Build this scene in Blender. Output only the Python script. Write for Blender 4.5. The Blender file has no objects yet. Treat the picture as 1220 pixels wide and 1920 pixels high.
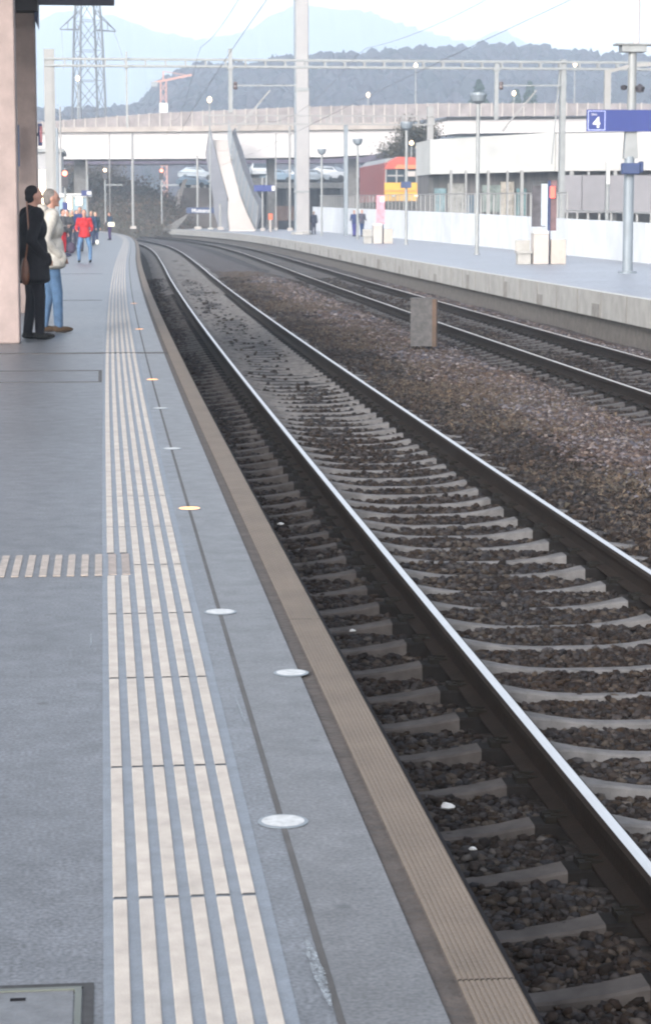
import bpy, bmesh, math, random
import numpy as np
from mathutils import Vector, Matrix, Euler
R = math.radians
random.seed(7); rng = np.random.default_rng(11)
S = bpy.context.scene
COL = S.collection

# ------------------------------------------------------------------ camera
CAM_H = 1.52; F = 4100.0
PITCH, YAW = R(7.7776), R(5.7544)
cd = bpy.data.cameras.new("camera"); cam = bpy.data.objects.new("camera", cd); COL.objects.link(cam)
cam.location = (0, 0, CAM_H); cam.rotation_euler = (R(90) - PITCH, 0, -YAW)
cd.sensor_fit = 'VERTICAL'; cd.sensor_height = 24; cd.sensor_width = 24 * 650 / 1024
cd.lens = 24 * F / 1920; cd.clip_start = 0.1; cd.clip_end = 9000
cd.dof.use_dof = True; cd.dof.focus_distance = 9.5; cd.dof.aperture_fstop = 10
S.camera = cam
S.render.resolution_x = 650; S.render.resolution_y = 1024
# ------------------------------------------------------------------ light
SUN_EL, SUN_AZ = R(24), R(205)          # azimuth measured from +Y towards +X: behind, a little left
w = bpy.data.worlds.new("World"); S.world = w; w.use_nodes = True
nt = w.node_tree; nt.nodes.clear()
sky = nt.nodes.new('ShaderNodeTexSky'); sky.sky_type = 'NISHITA'; sky.sun_disc = False
sky.sun_elevation = SUN_EL; sky.sun_rotation = SUN_AZ; sky.dust_density = 3.0; sky.air_density = 1.0; sky.ozone_density = 1.5
hs = nt.nodes.new('ShaderNodeHueSaturation'); hs.inputs['Saturation'].default_value = 0.30
bg = nt.nodes.new('ShaderNodeBackground'); bg.inputs['Strength'].default_value = 0.15
wo = nt.nodes.new('ShaderNodeOutputWorld')
nt.links.new(sky.outputs[0], hs.inputs['Color']); nt.links.new(hs.outputs[0], bg.inputs[0]); nt.links.new(bg.outputs[0], wo.inputs[0])
sd = bpy.data.lights.new("sun", 'SUN'); sd.energy = 1.0; sd.angle = R(20); sd.color = (1, .93, .84)
sun = bpy.data.objects.new("sun", sd); COL.objects.link(sun)
sv = Vector((math.sin(SUN_AZ) * math.cos(SUN_EL), math.cos(SUN_AZ) * math.cos(SUN_EL), math.sin(SUN_EL)))
sun.rotation_euler = (-sv).to_track_quat('-Z', 'Y').to_euler(); sun.location = sv * 50
S.view_settings.view_transform = 'Standard'; S.view_settings.look = 'None'
S.view_settings.exposure = 1.7; S.view_settings.gamma = 1
S.cycles.volume_bounces = 1; S.cycles.max_bounces = 6
S.cycles.pixel_filter_type = 'BLACKMAN_HARRIS'; S.cycles.filter_width = 2.0

# ------------------------------------------------------------------ helpers
_fw = Vector((math.sin(YAW) * math.cos(PITCH), math.cos(YAW) * math.cos(PITCH), -math.sin(PITCH)))
_rt = Vector((math.cos(YAW), -math.sin(YAW), 0)); _up = _rt.cross(_fw)
def at(px, py, Y):
    """world point standing at distance Y for a photograph position"""
    d = _fw + _rt * ((px - 610) / F) - _up * ((py - 960) / F)
    t = Y / d.y
    return Vector((d.x * t, Y, CAM_H + d.z * t))
def xz(px, py, Y):
    p = at(px, py, Y); return p.x, p.z

def principled(name):
    m = bpy.data.materials.new(name); m.use_nodes = True
    return m, m.node_tree, m.node_tree.nodes['Principled BSDF']
def mat(name, col, rough=.6, metal=0, var=.15, scale=6, bump=0, bscale=40, spec=.5, col2=None, emit=None, es=0, detail=6):
    """procedural material: colour broken up by two noises, optional bump"""
    m, t, b = principled(name)
    b.inputs['Roughness'].default_value = rough; b.inputs['Metallic'].default_value = metal
    b.inputs['Specular IOR Level'].default_value = spec
    g = t.nodes.new('ShaderNodeNewGeometry')
    n = t.nodes.new('ShaderNodeTexNoise'); n.inputs['Scale'].default_value = scale; n.inputs['Detail'].default_value = detail
    n.inputs['Roughness'].default_value = .65
    t.links.new(g.outputs['Position'], n.inputs['Vector'])
    r = t.nodes.new('ShaderNodeValToRGB')
    c = Vector(col); c2 = Vector(col2) if col2 else c * (1 + var)
    lo = c * (1 - var)
    r.color_ramp.elements[0].position = .3; r.color_ramp.elements[1].position = .7
    r.color_ramp.elements[0].color = (*lo, 1); r.color_ramp.elements[1].color = (*c2, 1)
    t.links.new(n.outputs['Fac'], r.inputs[0]); t.links.new(r.outputs[0], b.inputs['Base Color'])
    if bump:
        n2 = t.nodes.new('ShaderNodeTexNoise'); n2.inputs['Scale'].default_value = bscale; n2.inputs['Detail'].default_value = 4
        t.links.new(g.outputs['Position'], n2.inputs['Vector'])
        bp = t.nodes.new('ShaderNodeBump'); bp.inputs['Strength'].default_value = bump; bp.inputs['Distance'].default_value = .02
        t.links.new(n2.outputs['Fac'], bp.inputs['Height']); t.links.new(bp.outputs[0], b.inputs['Normal'])
    if emit:
        b.inputs['Emission Color'].default_value = (*emit, 1); b.inputs['Emission Strength'].default_value = es
    return m

def ob(name, me, m=None, parent=None, label=None, cat=None, group=None, kind=None, loc=None):
    o = bpy.data.objects.new(name, me); COL.objects.link(o)
    if m is not None and me is not None:
        for mm in (m if isinstance(m, (list, tuple)) else [m]): me.materials.append(mm)
    if parent: o.parent = parent
    if loc is not None: o.location = loc
    if label: o['label'] = label
    if cat: o['category'] = cat
    if group: o['group'] = group
    if kind: o['kind'] = kind
    return o
def thing(name, label, cat, loc=(0, 0, 0), rz=0, group=None):
    o = ob(name, None, None, None, label, cat, group); o.location = loc; o.rotation_euler = (0, 0, rz)
    o.empty_display_size = .2
    return o
def copy_tree(root, loc, rz=None, label=None):
    r = root.copy(); COL.objects.link(r); r.location = loc
    if rz is not None: r.rotation_euler = (0, 0, rz)
    if label: r['label'] = label
    for ch in list(root.children):
        c = ch.copy(); COL.objects.link(c); c.parent = r
        for g in list(ch.children):
            d = g.copy(); COL.objects.link(d); d.parent = c
    return r

class MB:
    """collects shapes into one mesh"""
    def __init__(s): s.v = []; s.f = []; s.mi = []; s.cur = 0; s.sm = False
    def add(s, vs, fs):
        n = len(s.v); s.v += [tuple(v) for v in vs]; s.f += [tuple(i + n for i in f) for f in fs]; s.mi += [s.cur] * len(fs); return s
    def box(s, x0, x1, y0, y1, z0, z1):
        return s.add([(x0, y0, z0), (x1, y0, z0), (x1, y1, z0), (x0, y1, z0), (x0, y0, z1), (x1, y0, z1), (x1, y1, z1), (x0, y1, z1)],
                     [(0, 3, 2, 1), (4, 5, 6, 7), (0, 1, 5, 4), (1, 2, 6, 5), (2, 3, 7, 6), (3, 0, 4, 7)])
    def bar(s, a, b, r, r2=None, n=4, flat=1):
        a, b = Vector(a), Vector(b); r2 = r if r2 is None else r2
        d = (b - a).normalized(); u = d.cross(Vector((0, 0, 1)))
        if u.length < .01: u = Vector((1, 0, 0))
        u.normalize(); v = d.cross(u)
        vs = []
        for p, rr in ((a, r), (b, r2)):
            for k in range(n):
                t = 2 * math.pi * (k + .5) / n
                vs.append(p + u * math.cos(t) * rr + v * math.sin(t) * rr * flat)
        fs = [(k, (k + 1) % n, n + (k + 1) % n, n + k) for k in range(n)] + [tuple(range(n - 1, -1, -1)), tuple(range(n, 2 * n))]
        return s.add(vs, fs)
    def lathe(s, prof, c=(0, 0, 0), n=16):
        vs = []; m = len(prof)
        for k in range(n):
            t = 2 * math.pi * k / n
            for r, z in prof: vs.append((c[0] + r * math.cos(t), c[1] + r * math.sin(t), c[2] + z))
        fs = []
        for k in range(n):
            k2 = (k + 1) % n
            for j in range(m - 1): fs.append((k * m + j, k2 * m + j, k2 * m + j + 1, k * m + j + 1))
        fs.append(tuple(k * m for k in range(n - 1, -1, -1))); fs.append(tuple(k * m + m - 1 for k in range(n)))
        return s.add(vs, fs)
    def prism(s, poly, y0, y1):
        """outline in x,z pushed from y0 to y1"""
        n = len(poly)
        return s.add([(x, y0, z) for x, z in poly] + [(x, y1, z) for x, z in poly],
                     [tuple(range(n)), tuple(range(2 * n - 1, n - 1, -1))] + [(k, k + n, (k + 1) % n + n, (k + 1) % n) for k in range(n)])
    def mesh(s, name):
        me = bpy.data.meshes.new(name); me.from_pydata(s.v, [], s.f); 
        me.polygons.foreach_set('material_index', s.mi)
        bm = bmesh.new(); bm.from_mesh(me); bmesh.ops.recalc_face_normals(bm, faces=bm.faces); bm.to_mesh(me); bm.free()
        if s.sm: me.polygons.foreach_set('use_smooth', [True] * len(me.polygons))
        me.update(); return me
    def build(s, name, m, parent=None, bevel=0, **k):
        me = s.mesh(name)
        if bevel:
            bm = bmesh.new(); bm.from_mesh(me)
            bmesh.ops.bevel(bm, geom=[e for e in bm.edges if e.calc_face_angle(0) > .5], offset=bevel, segments=1, affect='EDGES')
            bm.to_mesh(me); bm.free()
        return ob(name, me, m, parent, **k)

# track alignment -----------------------------------------------------
_cy = np.array([-30, 0, 20, 40, 60, 75, 90, 105, 120, 135, 150, 165, 180, 195, 210, 225, 245, 270, 300, 340.])
_cx = np.array([0, 0, 0, .09, .27, .45, .68, .88, 1.05, 1.10, 1.0, .6, -.1, -1.2, -2.7, -4.8, -8.2, -13.5, -21, -33.])
_sl = np.gradient(_cx, _cy)
def c_(Y):
    Y = np.asarray(Y, float); i = np.clip(np.searchsorted(_cy, Y) - 1, 0, len(_cy) - 2)
    h = _cy[i + 1] - _cy[i]; t = (Y - _cy[i]) / h
    v = (2*t**3 - 3*t**2 + 1) * _cx[i] + (t**3 - 2*t**2 + t) * h * _sl[i] + (-2*t**3 + 3*t**2) * _cx[i + 1] + (t**3 - t**2) * h * _sl[i + 1]
    return v
def fr(Y):
    s = (c_(np.asarray(Y) + .5) - c_(np.asarray(Y) - .5)); q = np.sqrt(1 + s * s)
    return c_(Y), 1 / q, -s / q, s
def P(o, Y, z=0):
    x, nx, ny, s = fr(Y); return (float(x + nx * o), float(Y + ny * o), z)
def ys(y0, y1, near=1.0):
    out = [y0]; 
    while out[-1] < y1: out.append(min(y1, out[-1] + (near if out[-1] < 20 else 2.0 if out[-1] < 200 else 4)))
    return out
def sweep(mb, prof, y0, y1, closed=False, near=1.0):
    """sweep an (offset, z) profile along the line of the track"""
    Y = ys(y0, y1, near); n = len(prof)
    vs = [P(o, y, z) for y in Y for o, z in prof]
    fs = []
    for i in range(len(Y) - 1):
        for j in range(n if closed else n - 1):
            j2 = (j + 1) % n
            fs.append((i * n + j, i * n + j2, (i + 1) * n + j2, (i + 1) * n + j))
    if closed: fs += [tuple(range(n)), tuple(range(len(Y) * n - 1, (len(Y) - 1) * n - 1, -1))]
    mb.add(vs, fs)
def raw(name, v, f_flat, nper, mats, smooth=False, **k):
    """big mesh straight from numpy arrays"""
    me = bpy.data.meshes.new(name); nv = len(v); nf = len(f_flat) // nper
    me.vertices.add(nv); me.vertices.foreach_set('co', v.astype(np.float32).ravel())
    me.loops.add(len(f_flat)); me.loops.foreach_set('vertex_index', f_flat.astype(np.int32))
    me.polygons.add(nf); me.polygons.foreach_set('loop_start', np.arange(0, nf * nper, nper, dtype=np.int32))
    me.update(calc_edges=True)
    if smooth: me.polygons.foreach_set('use_smooth', np.ones(nf, bool))
    me.validate()
    return ob(name, me, mats, **k)

# ------------------------------------------------------------------ materials
def asphalt(name, c, sp=.5):
    m, t, b = principled(name); N = t.nodes; L = t.links
    g = N.new('ShaderNodeNewGeometry')
    n1 = N.new('ShaderNodeTexNoise'); n1.inputs['Scale'].default_value = .55; n1.inputs['Detail'].default_value = 6; n1.inputs['Roughness'].default_value = .6
    n2 = N.new('ShaderNodeTexNoise'); n2.inputs['Scale'].default_value = 95; n2.inputs['Detail'].default_value = 2
    n3 = N.new('ShaderNodeTexVoronoi'); n3.inputs['Scale'].default_value = 4.2
    for n in (n1, n2, n3): L.new(g.outputs['Position'], n.inputs['Vector'])
    mr = N.new('ShaderNodeMapRange'); mr.inputs[1].default_value = .3; mr.inputs[2].default_value = .7; mr.inputs[3].default_value = .8; mr.inputs[4].default_value = 1.15
    L.new(n1.outputs['Fac'], mr.inputs[0])
    mr2 = N.new('ShaderNodeMapRange'); mr2.inputs[1].default_value = .3; mr2.inputs[2].default_value = .7; mr2.inputs[3].default_value = .25; mr2.inputs[4].default_value = 1.75
    L.new(n2.outputs['Fac'], mr2.inputs[0])
    mr3 = N.new('ShaderNodeMapRange'); mr3.inputs[1].default_value = .05; mr3.inputs[2].default_value = .09; mr3.inputs[3].default_value = .25; mr3.inputs[4].default_value = 1   # spots of gum and dirt
    L.new(n3.outputs['Distance'], mr3.inputs[0])
    n4 = N.new('ShaderNodeTexNoise'); n4.inputs['Scale'].default_value = 7; n4.inputs['Detail'].default_value = 9; n4.inputs['Roughness'].default_value = .75; n4.inputs['Distortion'].default_value = .1; L.new(g.outputs['Position'], n4.inputs['Vector'])
    m4 = N.new('ShaderNodeMapRange'); m4.inputs[1].default_value = .35; m4.inputs[2].default_value = .62; m4.inputs[3].default_value = .75; m4.inputs[4].default_value = 1.18; L.new(n4.outputs['Fac'], m4.inputs[0])
    a0 = N.new('ShaderNodeMath'); a0.operation = 'MULTIPLY'; L.new(mr.outputs[0], a0.inputs[0]); L.new(m4.outputs[0], a0.inputs[1])
    rr = N.new('ShaderNodeMapRange'); rr.inputs[1].default_value = .35; rr.inputs[2].default_value = .65; rr.inputs[3].default_value = .46; rr.inputs[4].default_value = .39; L.new(n4.outputs['Fac'], rr.inputs[0]); L.new(rr.outputs[0], b.inputs['Roughness'])
    a = N.new('ShaderNodeMath'); a.operation = 'MULTIPLY'; L.new(a0.outputs[0], a.inputs[0]); L.new(mr2.outputs[0], a.inputs[1])
    a2 = N.new('ShaderNodeMath'); a2.operation = 'MULTIPLY'; L.new(a.outputs[0], a2.inputs[0]); L.new(mr3.outputs[0], a2.inputs[1])
    vm = N.new('ShaderNodeVectorMath'); vm.operation = 'SCALE'; vm.inputs[0].default_value = c; L.new(a2.outputs[0], vm.inputs['Scale'])
    L.new(vm.outputs[0], b.inputs['Base Color'])
    b.inputs['Roughness'].default_value = .42; b.inputs['Specular IOR Level'].default_value = .75
    bp = N.new('ShaderNodeBump'); bp.inputs['Strength'].default_value = .25; bp.inputs['Distance'].default_value = .003
    L.new(n2.outputs['Fac'], bp.inputs['Height']); L.new(bp.outputs[0], b.inputs['Normal'])
    return m
M = {}
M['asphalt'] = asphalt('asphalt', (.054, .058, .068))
M['asphalt_edge'] = asphalt('asphalt_edge', (.046, .045, .048))
M['band'] = mat('tactile_base_paint', (.115, .133, .16), .55, var=.18, scale=14, bump=.2, bscale=120)
M['stripe'] = mat('tactile_stripe', (.318, .288, .262), .65, spec=.35, var=.2, scale=9, bump=.15, bscale=150, detail=9)
M['stripe_worn'] = mat('worn_stripe', (.2, .17, .155), .7, var=.25, scale=20)
M['gutter'] = mat('gutter_dirt', (.045, .037, .034), .9, var=.4, scale=9, bump=.5)
M['coping'] = mat('coping_stone', (.105, .083, .066), .75, var=.18, scale=3, bump=.3, bscale=90)
M['concrete'] = mat('concrete', (.25, .245, .235), .85, var=.2, scale=2.2, bump=.2, bscale=25)
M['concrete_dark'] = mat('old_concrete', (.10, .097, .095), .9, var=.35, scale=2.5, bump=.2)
M['concrete_pale'] = mat('pale_concrete', (.30, .275, .26), .8, var=.10, scale=.5)
M['bridge_white'] = mat('bridge_girder_paint', (.40, .38, .38), .7, var=.05, scale=.35)
M['beige'] = mat('parapet_concrete', (.26, .23, .21), .85, var=.22, scale=.8)
M['joint'] = mat('joint_filler', (.035, .033, .035), .9)
M['crackline'] = mat('groove_shadow_dirt', (.046, .045, .047), .9, var=.3)
M['black'] = mat('black_rubber', (.006, .006, .008), .9, spec=.1)
M['white_line'] = mat('white_edge_line', (.36, .355, .34), .6, var=.08, scale=8)
M['sleeper'] = mat('sleeper_concrete', (.090, .088, .091), .9, spec=.2, var=.35, scale=7, bump=.3, bscale=50)
M['darker_end'] = mat('darker_end_concrete', (.050, .045, .044), .9, spec=.15, var=.4, scale=9)  # darker tone for the sleeper ends left of the rails
M['seat'] = mat('shaded_grimy_rail_seat', (.010, .009, .009), .9, spec=.08, var=.4, scale=20)  # sleepers darkened beside the rails: shade put into the colour, over brake dust
M['clip'] = mat('fastening_steel', (.008, .007, .006), .9, spec=.15, var=.3)
M['rail_side'] = mat('rail_rust_dark', (.013, .009, .007), .9, spec=.12, var=.35, scale=5, bump=.2, bscale=60)
M['rail_top'] = mat('rail_running_surface', (.50, .485, .475), .34, metal=1, var=.05, scale=3)
M['rail_top_dull'] = mat('rail_running_surface_dull', (.50, .44, .38), .35, metal=1, var=.1, scale=3)
M['steel'] = mat('galvanised_steel', (.19, .20, .205), .55, metal=.2, var=.12, scale=3)
M['steel_pale'] = mat('pale_mast_steel', (.195, .195, .195), .6, var=.08, scale=1.2)
M['steel_blue'] = mat('bluish_mast_steel', (.15, .175, .20), .5, metal=.2, var=.12, scale=3)
M['pillar'] = mat('pinkish_pillar_render', (.20, .158, .150), .8, var=.22, scale=2.4, bump=.15, bscale=30)
M['canopy'] = mat('canopy_dark_metal', (.02, .018, .024), .6)
M['blue'] = mat('sign_blue', (.008, .020, .125), .4, var=.06)
M['navy'] = mat('navy_metal', (.015, .03, .09), .45)
M['white'] = mat('white_enamel', (.45, .45, .45), .4, var=.03)
M['wallwhite'] = mat('white_wall_panel', (.50, .52, .55), .7, var=.13, scale=.7)
M['red'] = mat('red_paint', (.17, .03, .028), .5, var=.2, scale=1.5)
M['orange'] = mat('orange_paint', (.62, .16, .05), .5, var=.1)
M['yellow'] = mat('yellow_paint', (.42, .24, .03), .5, var=.1, scale=1.5)
M['glass'] = mat('dark_glass', (.03, .04, .05), .08, spec=.8)
M['pink'] = mat('pink_poster', (.45, .17, .21), .5, var=.3, scale=5)
M['poster'] = mat('poster_dark', (.045, .042, .05), .3, var=.6, scale=4)
M['lamp_on'] = mat('lit_orange_lens', (.5, .25, .1), .4, emit=(1, .40, .10), es=.75)
M['lamp_off'] = mat('frosted_white_lens', (.33, .34, .35), .45, var=.3, scale=45)
M['lit_window'] = mat('lit_window', (.9, .8, .55), .4, emit=(1, .8, .45), es=.9)
M['globe'] = mat('lit_globe', (.9, .8, .6), .4, emit=(1, .66, .34), es=1.6)
M['red_light'] = mat('red_signal_light', (.8, .1, .05), .4, emit=(1, .22, .12), es=2)
M['wire'] = mat('overhead_wire', (.20, .22, .26), .5)
M['rust'] = mat('rusty_edge', (.07, .042, .028), .8, var=.3)
M['tyre'] = mat('tyre', (.02, .02, .02), .8)

# ------------------------------------------------------------------ ground
def gz(o, Y):
    """height of the ballast over the track bed"""
    o = np.asarray(o, float); Y = np.asarray(Y, float)
    z = np.full(np.broadcast(o, Y).shape, -.880)
    z = z + .10 * np.exp(-((o - 5.0) / .75) ** 2)
    z = z + .012 * np.sin(o * 5.1 + Y * 1.7) * np.sin(Y * 2.3 - o) + .012 * np.sin(Y * .7 + o * 2)
    z = z - .05 * np.clip((o - 8.7) / .6, 0, 1) - .03 * np.clip((1.2 - o) / .3, 0, 1)
    z = z + .035 * np.exp(-((o - 3.95) / .25) ** 2)
    return z
m, t, b = principled('ballast_bed'); N = t.nodes; L = t.links
g = N.new('ShaderNodeNewGeometry'); v = N.new('ShaderNodeTexVoronoi'); v.inputs['Scale'].default_value = 17; v.inputs['Randomness'].default_value = 1
L.new(g.outputs['Position'], v.inputs['Vector'])
cr = N.new('ShaderNodeValToRGB'); e = cr.color_ramp.elements
e[0].position = 0; e[0].color = (0.0105, 0.0090, 0.0088, 1); e[1].position = 1; e[1].color = (0.0509, 0.0449, 0.0440, 1)
for p_, c in ((.35, (0.0179, 0.0135, 0.0119, 1)), (.6, (0.0285, 0.0239, 0.0236, 1)), (.8, (0.0329, 0.0299, 0.0330, 1))):
    x = e.new(p_); x.color = c
sep = N.new('ShaderNodeSeparateColor'); L.new(v.outputs['Color'], sep.inputs[0]); L.new(sep.outputs[0], cr.inputs[0])
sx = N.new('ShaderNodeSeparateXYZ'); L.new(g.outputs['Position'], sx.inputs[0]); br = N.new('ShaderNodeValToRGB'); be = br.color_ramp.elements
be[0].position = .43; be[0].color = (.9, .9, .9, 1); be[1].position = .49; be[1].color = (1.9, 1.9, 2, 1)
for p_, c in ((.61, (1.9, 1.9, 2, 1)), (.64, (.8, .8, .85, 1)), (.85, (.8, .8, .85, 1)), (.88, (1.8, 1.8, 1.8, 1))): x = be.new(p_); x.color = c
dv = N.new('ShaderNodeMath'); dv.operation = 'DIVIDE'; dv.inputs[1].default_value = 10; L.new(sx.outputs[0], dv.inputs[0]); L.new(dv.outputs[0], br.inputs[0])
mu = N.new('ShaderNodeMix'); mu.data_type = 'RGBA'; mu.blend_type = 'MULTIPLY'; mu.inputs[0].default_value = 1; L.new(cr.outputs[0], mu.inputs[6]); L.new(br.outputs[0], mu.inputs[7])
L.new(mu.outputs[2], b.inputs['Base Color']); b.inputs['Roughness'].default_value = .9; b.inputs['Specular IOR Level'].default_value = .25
bp = N.new('ShaderNodeBump'); bp.inputs['Strength'].default_value = .9; bp.inputs['Distance'].default_value = .03; bp.invert = True
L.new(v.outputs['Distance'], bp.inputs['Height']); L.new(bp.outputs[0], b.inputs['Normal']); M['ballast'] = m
M['ground'] = mat('earth_and_grass', (.05, .047, .036), .95, var=.4, scale=.05)
MB().add([(-480, -40, -1.25), (1300, -40, -1.25), (1300, 3570, -1.25), (-480, 3570, -1.25)], [(0, 1, 2, 3)]).build('ground', M['ground'], kind='structure')
# ballast bed grid
Ya = np.concatenate([np.arange(3, 40, .12), np.arange(40, 120, .6), np.arange(120, 330, 3)]); Oa = np.arange(.70, 10.0, .1)
OO, YY = np.meshgrid(Oa, Ya); cx, nx, ny, _ = fr(YY); Z = gz(OO, YY) + rng.normal(0, .004, OO.shape)
v = np.stack([cx + nx * OO, YY + ny * OO, Z], -1).reshape(-1, 3)
n0, n1 = OO.shape; I = np.arange(n0 * n1).reshape(n0, n1)
f = np.stack([I[:-1, :-1], I[:-1, 1:], I[1:, 1:], I[1:, :-1]], -1).reshape(-1)
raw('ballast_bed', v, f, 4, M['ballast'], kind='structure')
mb = MB(); sweep(mb, [(-16, -1.0), (-16, -1.22)], -5, 300)
MB().box(-70, 60, 175, 176, -1.2, -1.1)

# loose ballast stones ------------------------------------------------
m, t, b = principled('ballast_stone'); N = t.nodes; L = t.links
g = N.new('ShaderNodeNewGeometry'); cr = N.new('ShaderNodeValToRGB'); cr.color_ramp.interpolation = 'CONSTANT'; e = cr.color_ramp.elements
cols = [(0.0103, 0.0087, 0.0087), (0.0175, 0.0134, 0.0119), (0.0246, 0.0206, 0.0195), (0.0134, 0.0103, 0.0097), (0.0309, 0.0299, 0.0324), (0.0206, 0.0154, 0.0119), (0.0165, 0.0165, 0.0195), (0.0392, 0.0340, 0.0303), (0.0114, 0.0093, 0.0087), (0.0576, 0.0535, 0.0519)]
e[0].position = 0; e[0].color = (*cols[0], 1); e[1].position = .97; e[1].color = (*cols[-1], 1)
for k in range(1, 9): x = e.new(k / 9.2); x.color = (*cols[k], 1)
tn = N.new('ShaderNodeTexNoise'); tn.inputs['Scale'].default_value = .5; tn.inputs['Detail'].default_value = 5; L.new(g.outputs['Position'], tn.inputs['Vector'])
tm = N.new('ShaderNodeMapRange'); tm.inputs[1].default_value = .38; tm.inputs[2].default_value = .62; L.new(tn.outputs['Fac'], tm.inputs[0])
tx = N.new('ShaderNodeMix'); tx.data_type = 'RGBA'; tx.blend_type = 'MULTIPLY'; tx.inputs[7].default_value = (.95, .86, .80, 1); L.new(tm.outputs[0], tx.inputs[0])
L.new(g.outputs['Random Per Island'], cr.inputs[0]); L.new(cr.outputs[0], tx.inputs[6]); L.new(tx.outputs[2], b.inputs['Base Color'])
b.inputs['Roughness'].default_value = .9; b.inputs['Specular IOR Level'].default_value = .12; M['stone'] = m
bm = bmesh.new(); bmesh.ops.create_icosphere(bm, subdivisions=1, radius=1)
IV = np.array([v.co[:] for v in bm.verts]); IF = np.array([[v.index for v in f.verts] for f in bm.faces]); bm.free()
SL0, SLD = 6.32, .6                                 # phase and spacing of the sleepers
CESS = []
def stones(name, y0, y1, dens, size, o0=.82, o1=9.35, **k):
    A = (y1 - y0) * (o1 - o0); n = int(A * dens)
    o = rng.uniform(o0, o1, n); Y = rng.uniform(y0, y1, n)
    keep = (o < .252 * Y + .8)
    for tc in (2.545, 7.32):
        s = np.abs(o - tc); ph = (Y - SL0 + .3) % SLD - .3
        on = (s < 1.31) & (np.abs(ph) < .050 + size * .6)
        keep &= ~(on & (rng.random(n) > .07)); keep &= np.abs(s - .753) > .10
    keep &= ~((np.abs(o - 2.545) < .68) & (rng.random(n) < np.clip((Y - 16) / 16, 0, .93)))
    o, Y = o[keep], Y[keep]; n = len(o)
    x, nx, ny, _ = fr(Y); r = size * rng.uniform(.5, 1.2, n)
    pos = np.stack([x + nx * o, Y + ny * o, gz(o, Y) + r * rng.uniform(-.1, .75, n)], -1)
    sc = np.stack([r * rng.uniform(.8, 1.4, n), r * rng.uniform(.8, 1.4, n), r * rng.uniform(.5, .9, n)], -1)
    var = IV[None] * (1 + rng.uniform(-.3, .25, (24, 12, 1)))
    V = var[rng.integers(0, 24, n)] * sc[:, None]
    a = rng.uniform(0, 6.28, n); bb = rng.uniform(-.7, .7, n)
    ca, sa, cb, sb = np.cos(a)[:, None], np.sin(a)[:, None], np.cos(bb)[:, None], np.sin(bb)[:, None]
    x1 = V[..., 0] * cb + V[..., 2] * sb; z1 = -V[..., 0] * sb + V[..., 2] * cb
    V = np.stack([x1 * ca - V[..., 1] * sa, x1 * sa + V[..., 1] * ca, z1], -1) + pos[:, None]
    f = (IF[None] + (np.arange(n) * 12)[:, None, None]).reshape(-1)
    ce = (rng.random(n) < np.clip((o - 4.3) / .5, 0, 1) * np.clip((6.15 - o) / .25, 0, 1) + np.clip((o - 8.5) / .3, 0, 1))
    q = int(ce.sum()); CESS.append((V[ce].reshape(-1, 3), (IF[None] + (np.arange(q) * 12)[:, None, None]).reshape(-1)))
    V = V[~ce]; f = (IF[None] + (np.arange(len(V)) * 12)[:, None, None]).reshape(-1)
    return V.reshape(-1, 3), f
parts = [stones('', 5, 14, 1700, .021, o1=4.4), stones('', 14, 30, 800, .026, o1=8.6), stones('', 30, 48, 330, .032), stones('', 48, 80, 110, .045)]
vs, fs, k = [], [], 0
for a, b_ in parts: vs.append(a); fs.append(b_ + k); k += len(a)
def joined(parts):
    vs, fs, k = [], [], 0
    for a, b_ in parts: vs.append(a); fs.append(b_ + k); k += len(a)
    return np.concatenate(vs), np.concatenate(fs)
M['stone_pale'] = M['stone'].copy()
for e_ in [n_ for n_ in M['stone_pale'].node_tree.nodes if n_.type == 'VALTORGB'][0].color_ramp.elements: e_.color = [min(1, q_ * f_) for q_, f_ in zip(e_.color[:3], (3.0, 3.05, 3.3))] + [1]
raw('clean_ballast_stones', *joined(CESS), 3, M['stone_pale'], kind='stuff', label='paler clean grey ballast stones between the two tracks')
raw('ballast_stones', np.concatenate(vs), np.concatenate(fs), 3, M['stone'], kind='stuff', label='loose brown and grey ballast stones over the track bed')
# dry weeds -----------------------------------------------------------
def tri_cloud(pos, size, up=0.0, zs=1.0):
    n = len(pos); d = rng.normal(size=(n, 3, 3)); d /= np.linalg.norm(d, axis=2, keepdims=True)
    d *= np.asarray(size).reshape(-1, 1, 1) if np.ndim(size) else size
    d[:, 2, 2] = np.abs(d[:, 2, 2]) + up; d[..., 2] *= zs
    return (pos[:, None] + d).reshape(-1, 3), np.arange(3 * n)
m, t, b = principled('dry_weed'); N = t.nodes; L = t.links
g = N.new('ShaderNodeNewGeometry'); cr = N.new('ShaderNodeValToRGB'); e = cr.color_ramp.elements
e[0].color = (0.0248, 0.0165, 0.0125, 1); e[1].color = (0.0935, 0.0660, 0.0453, 1); x = e.new(.5); x.color = (0.0495, 0.0330, 0.0227, 1); x = e.new(.8); x.color = (0.050, 0.043, 0.034, 1)
L.new(g.outputs['Random Per Island'], cr.inputs[0]); L.new(cr.outputs[0], b.inputs['Base Color']); b.inputs['Roughness'].default_value = .95; M['weed'] = m
n = 60000; Y = 9 + 80 * rng.random(n) ** 1.3; o = rng.normal(4.55, .42, n); o = np.where(rng.random(n) < .2, rng.uniform(3.7, 6, n), o)
clump = np.sin(Y * 1.3 + o * 2) + np.sin(Y * .47 + 1) * 1.2 + rng.normal(0, .5, n); kk = (clump > -.2) & (o > 3.55); o, Y = o[kk], Y[kk]
x, nx, ny, _ = fr(Y); z = gz(o, Y) + rng.uniform(.01, .07, len(o))
V, f = tri_cloud(np.stack([x + nx * o, Y + ny * o, z], -1), rng.uniform(.012, .035, len(o)))
raw('dry_weeds', V, f, 3, M['weed'], kind='stuff', label='brown dry weeds growing between the two tracks')

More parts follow.
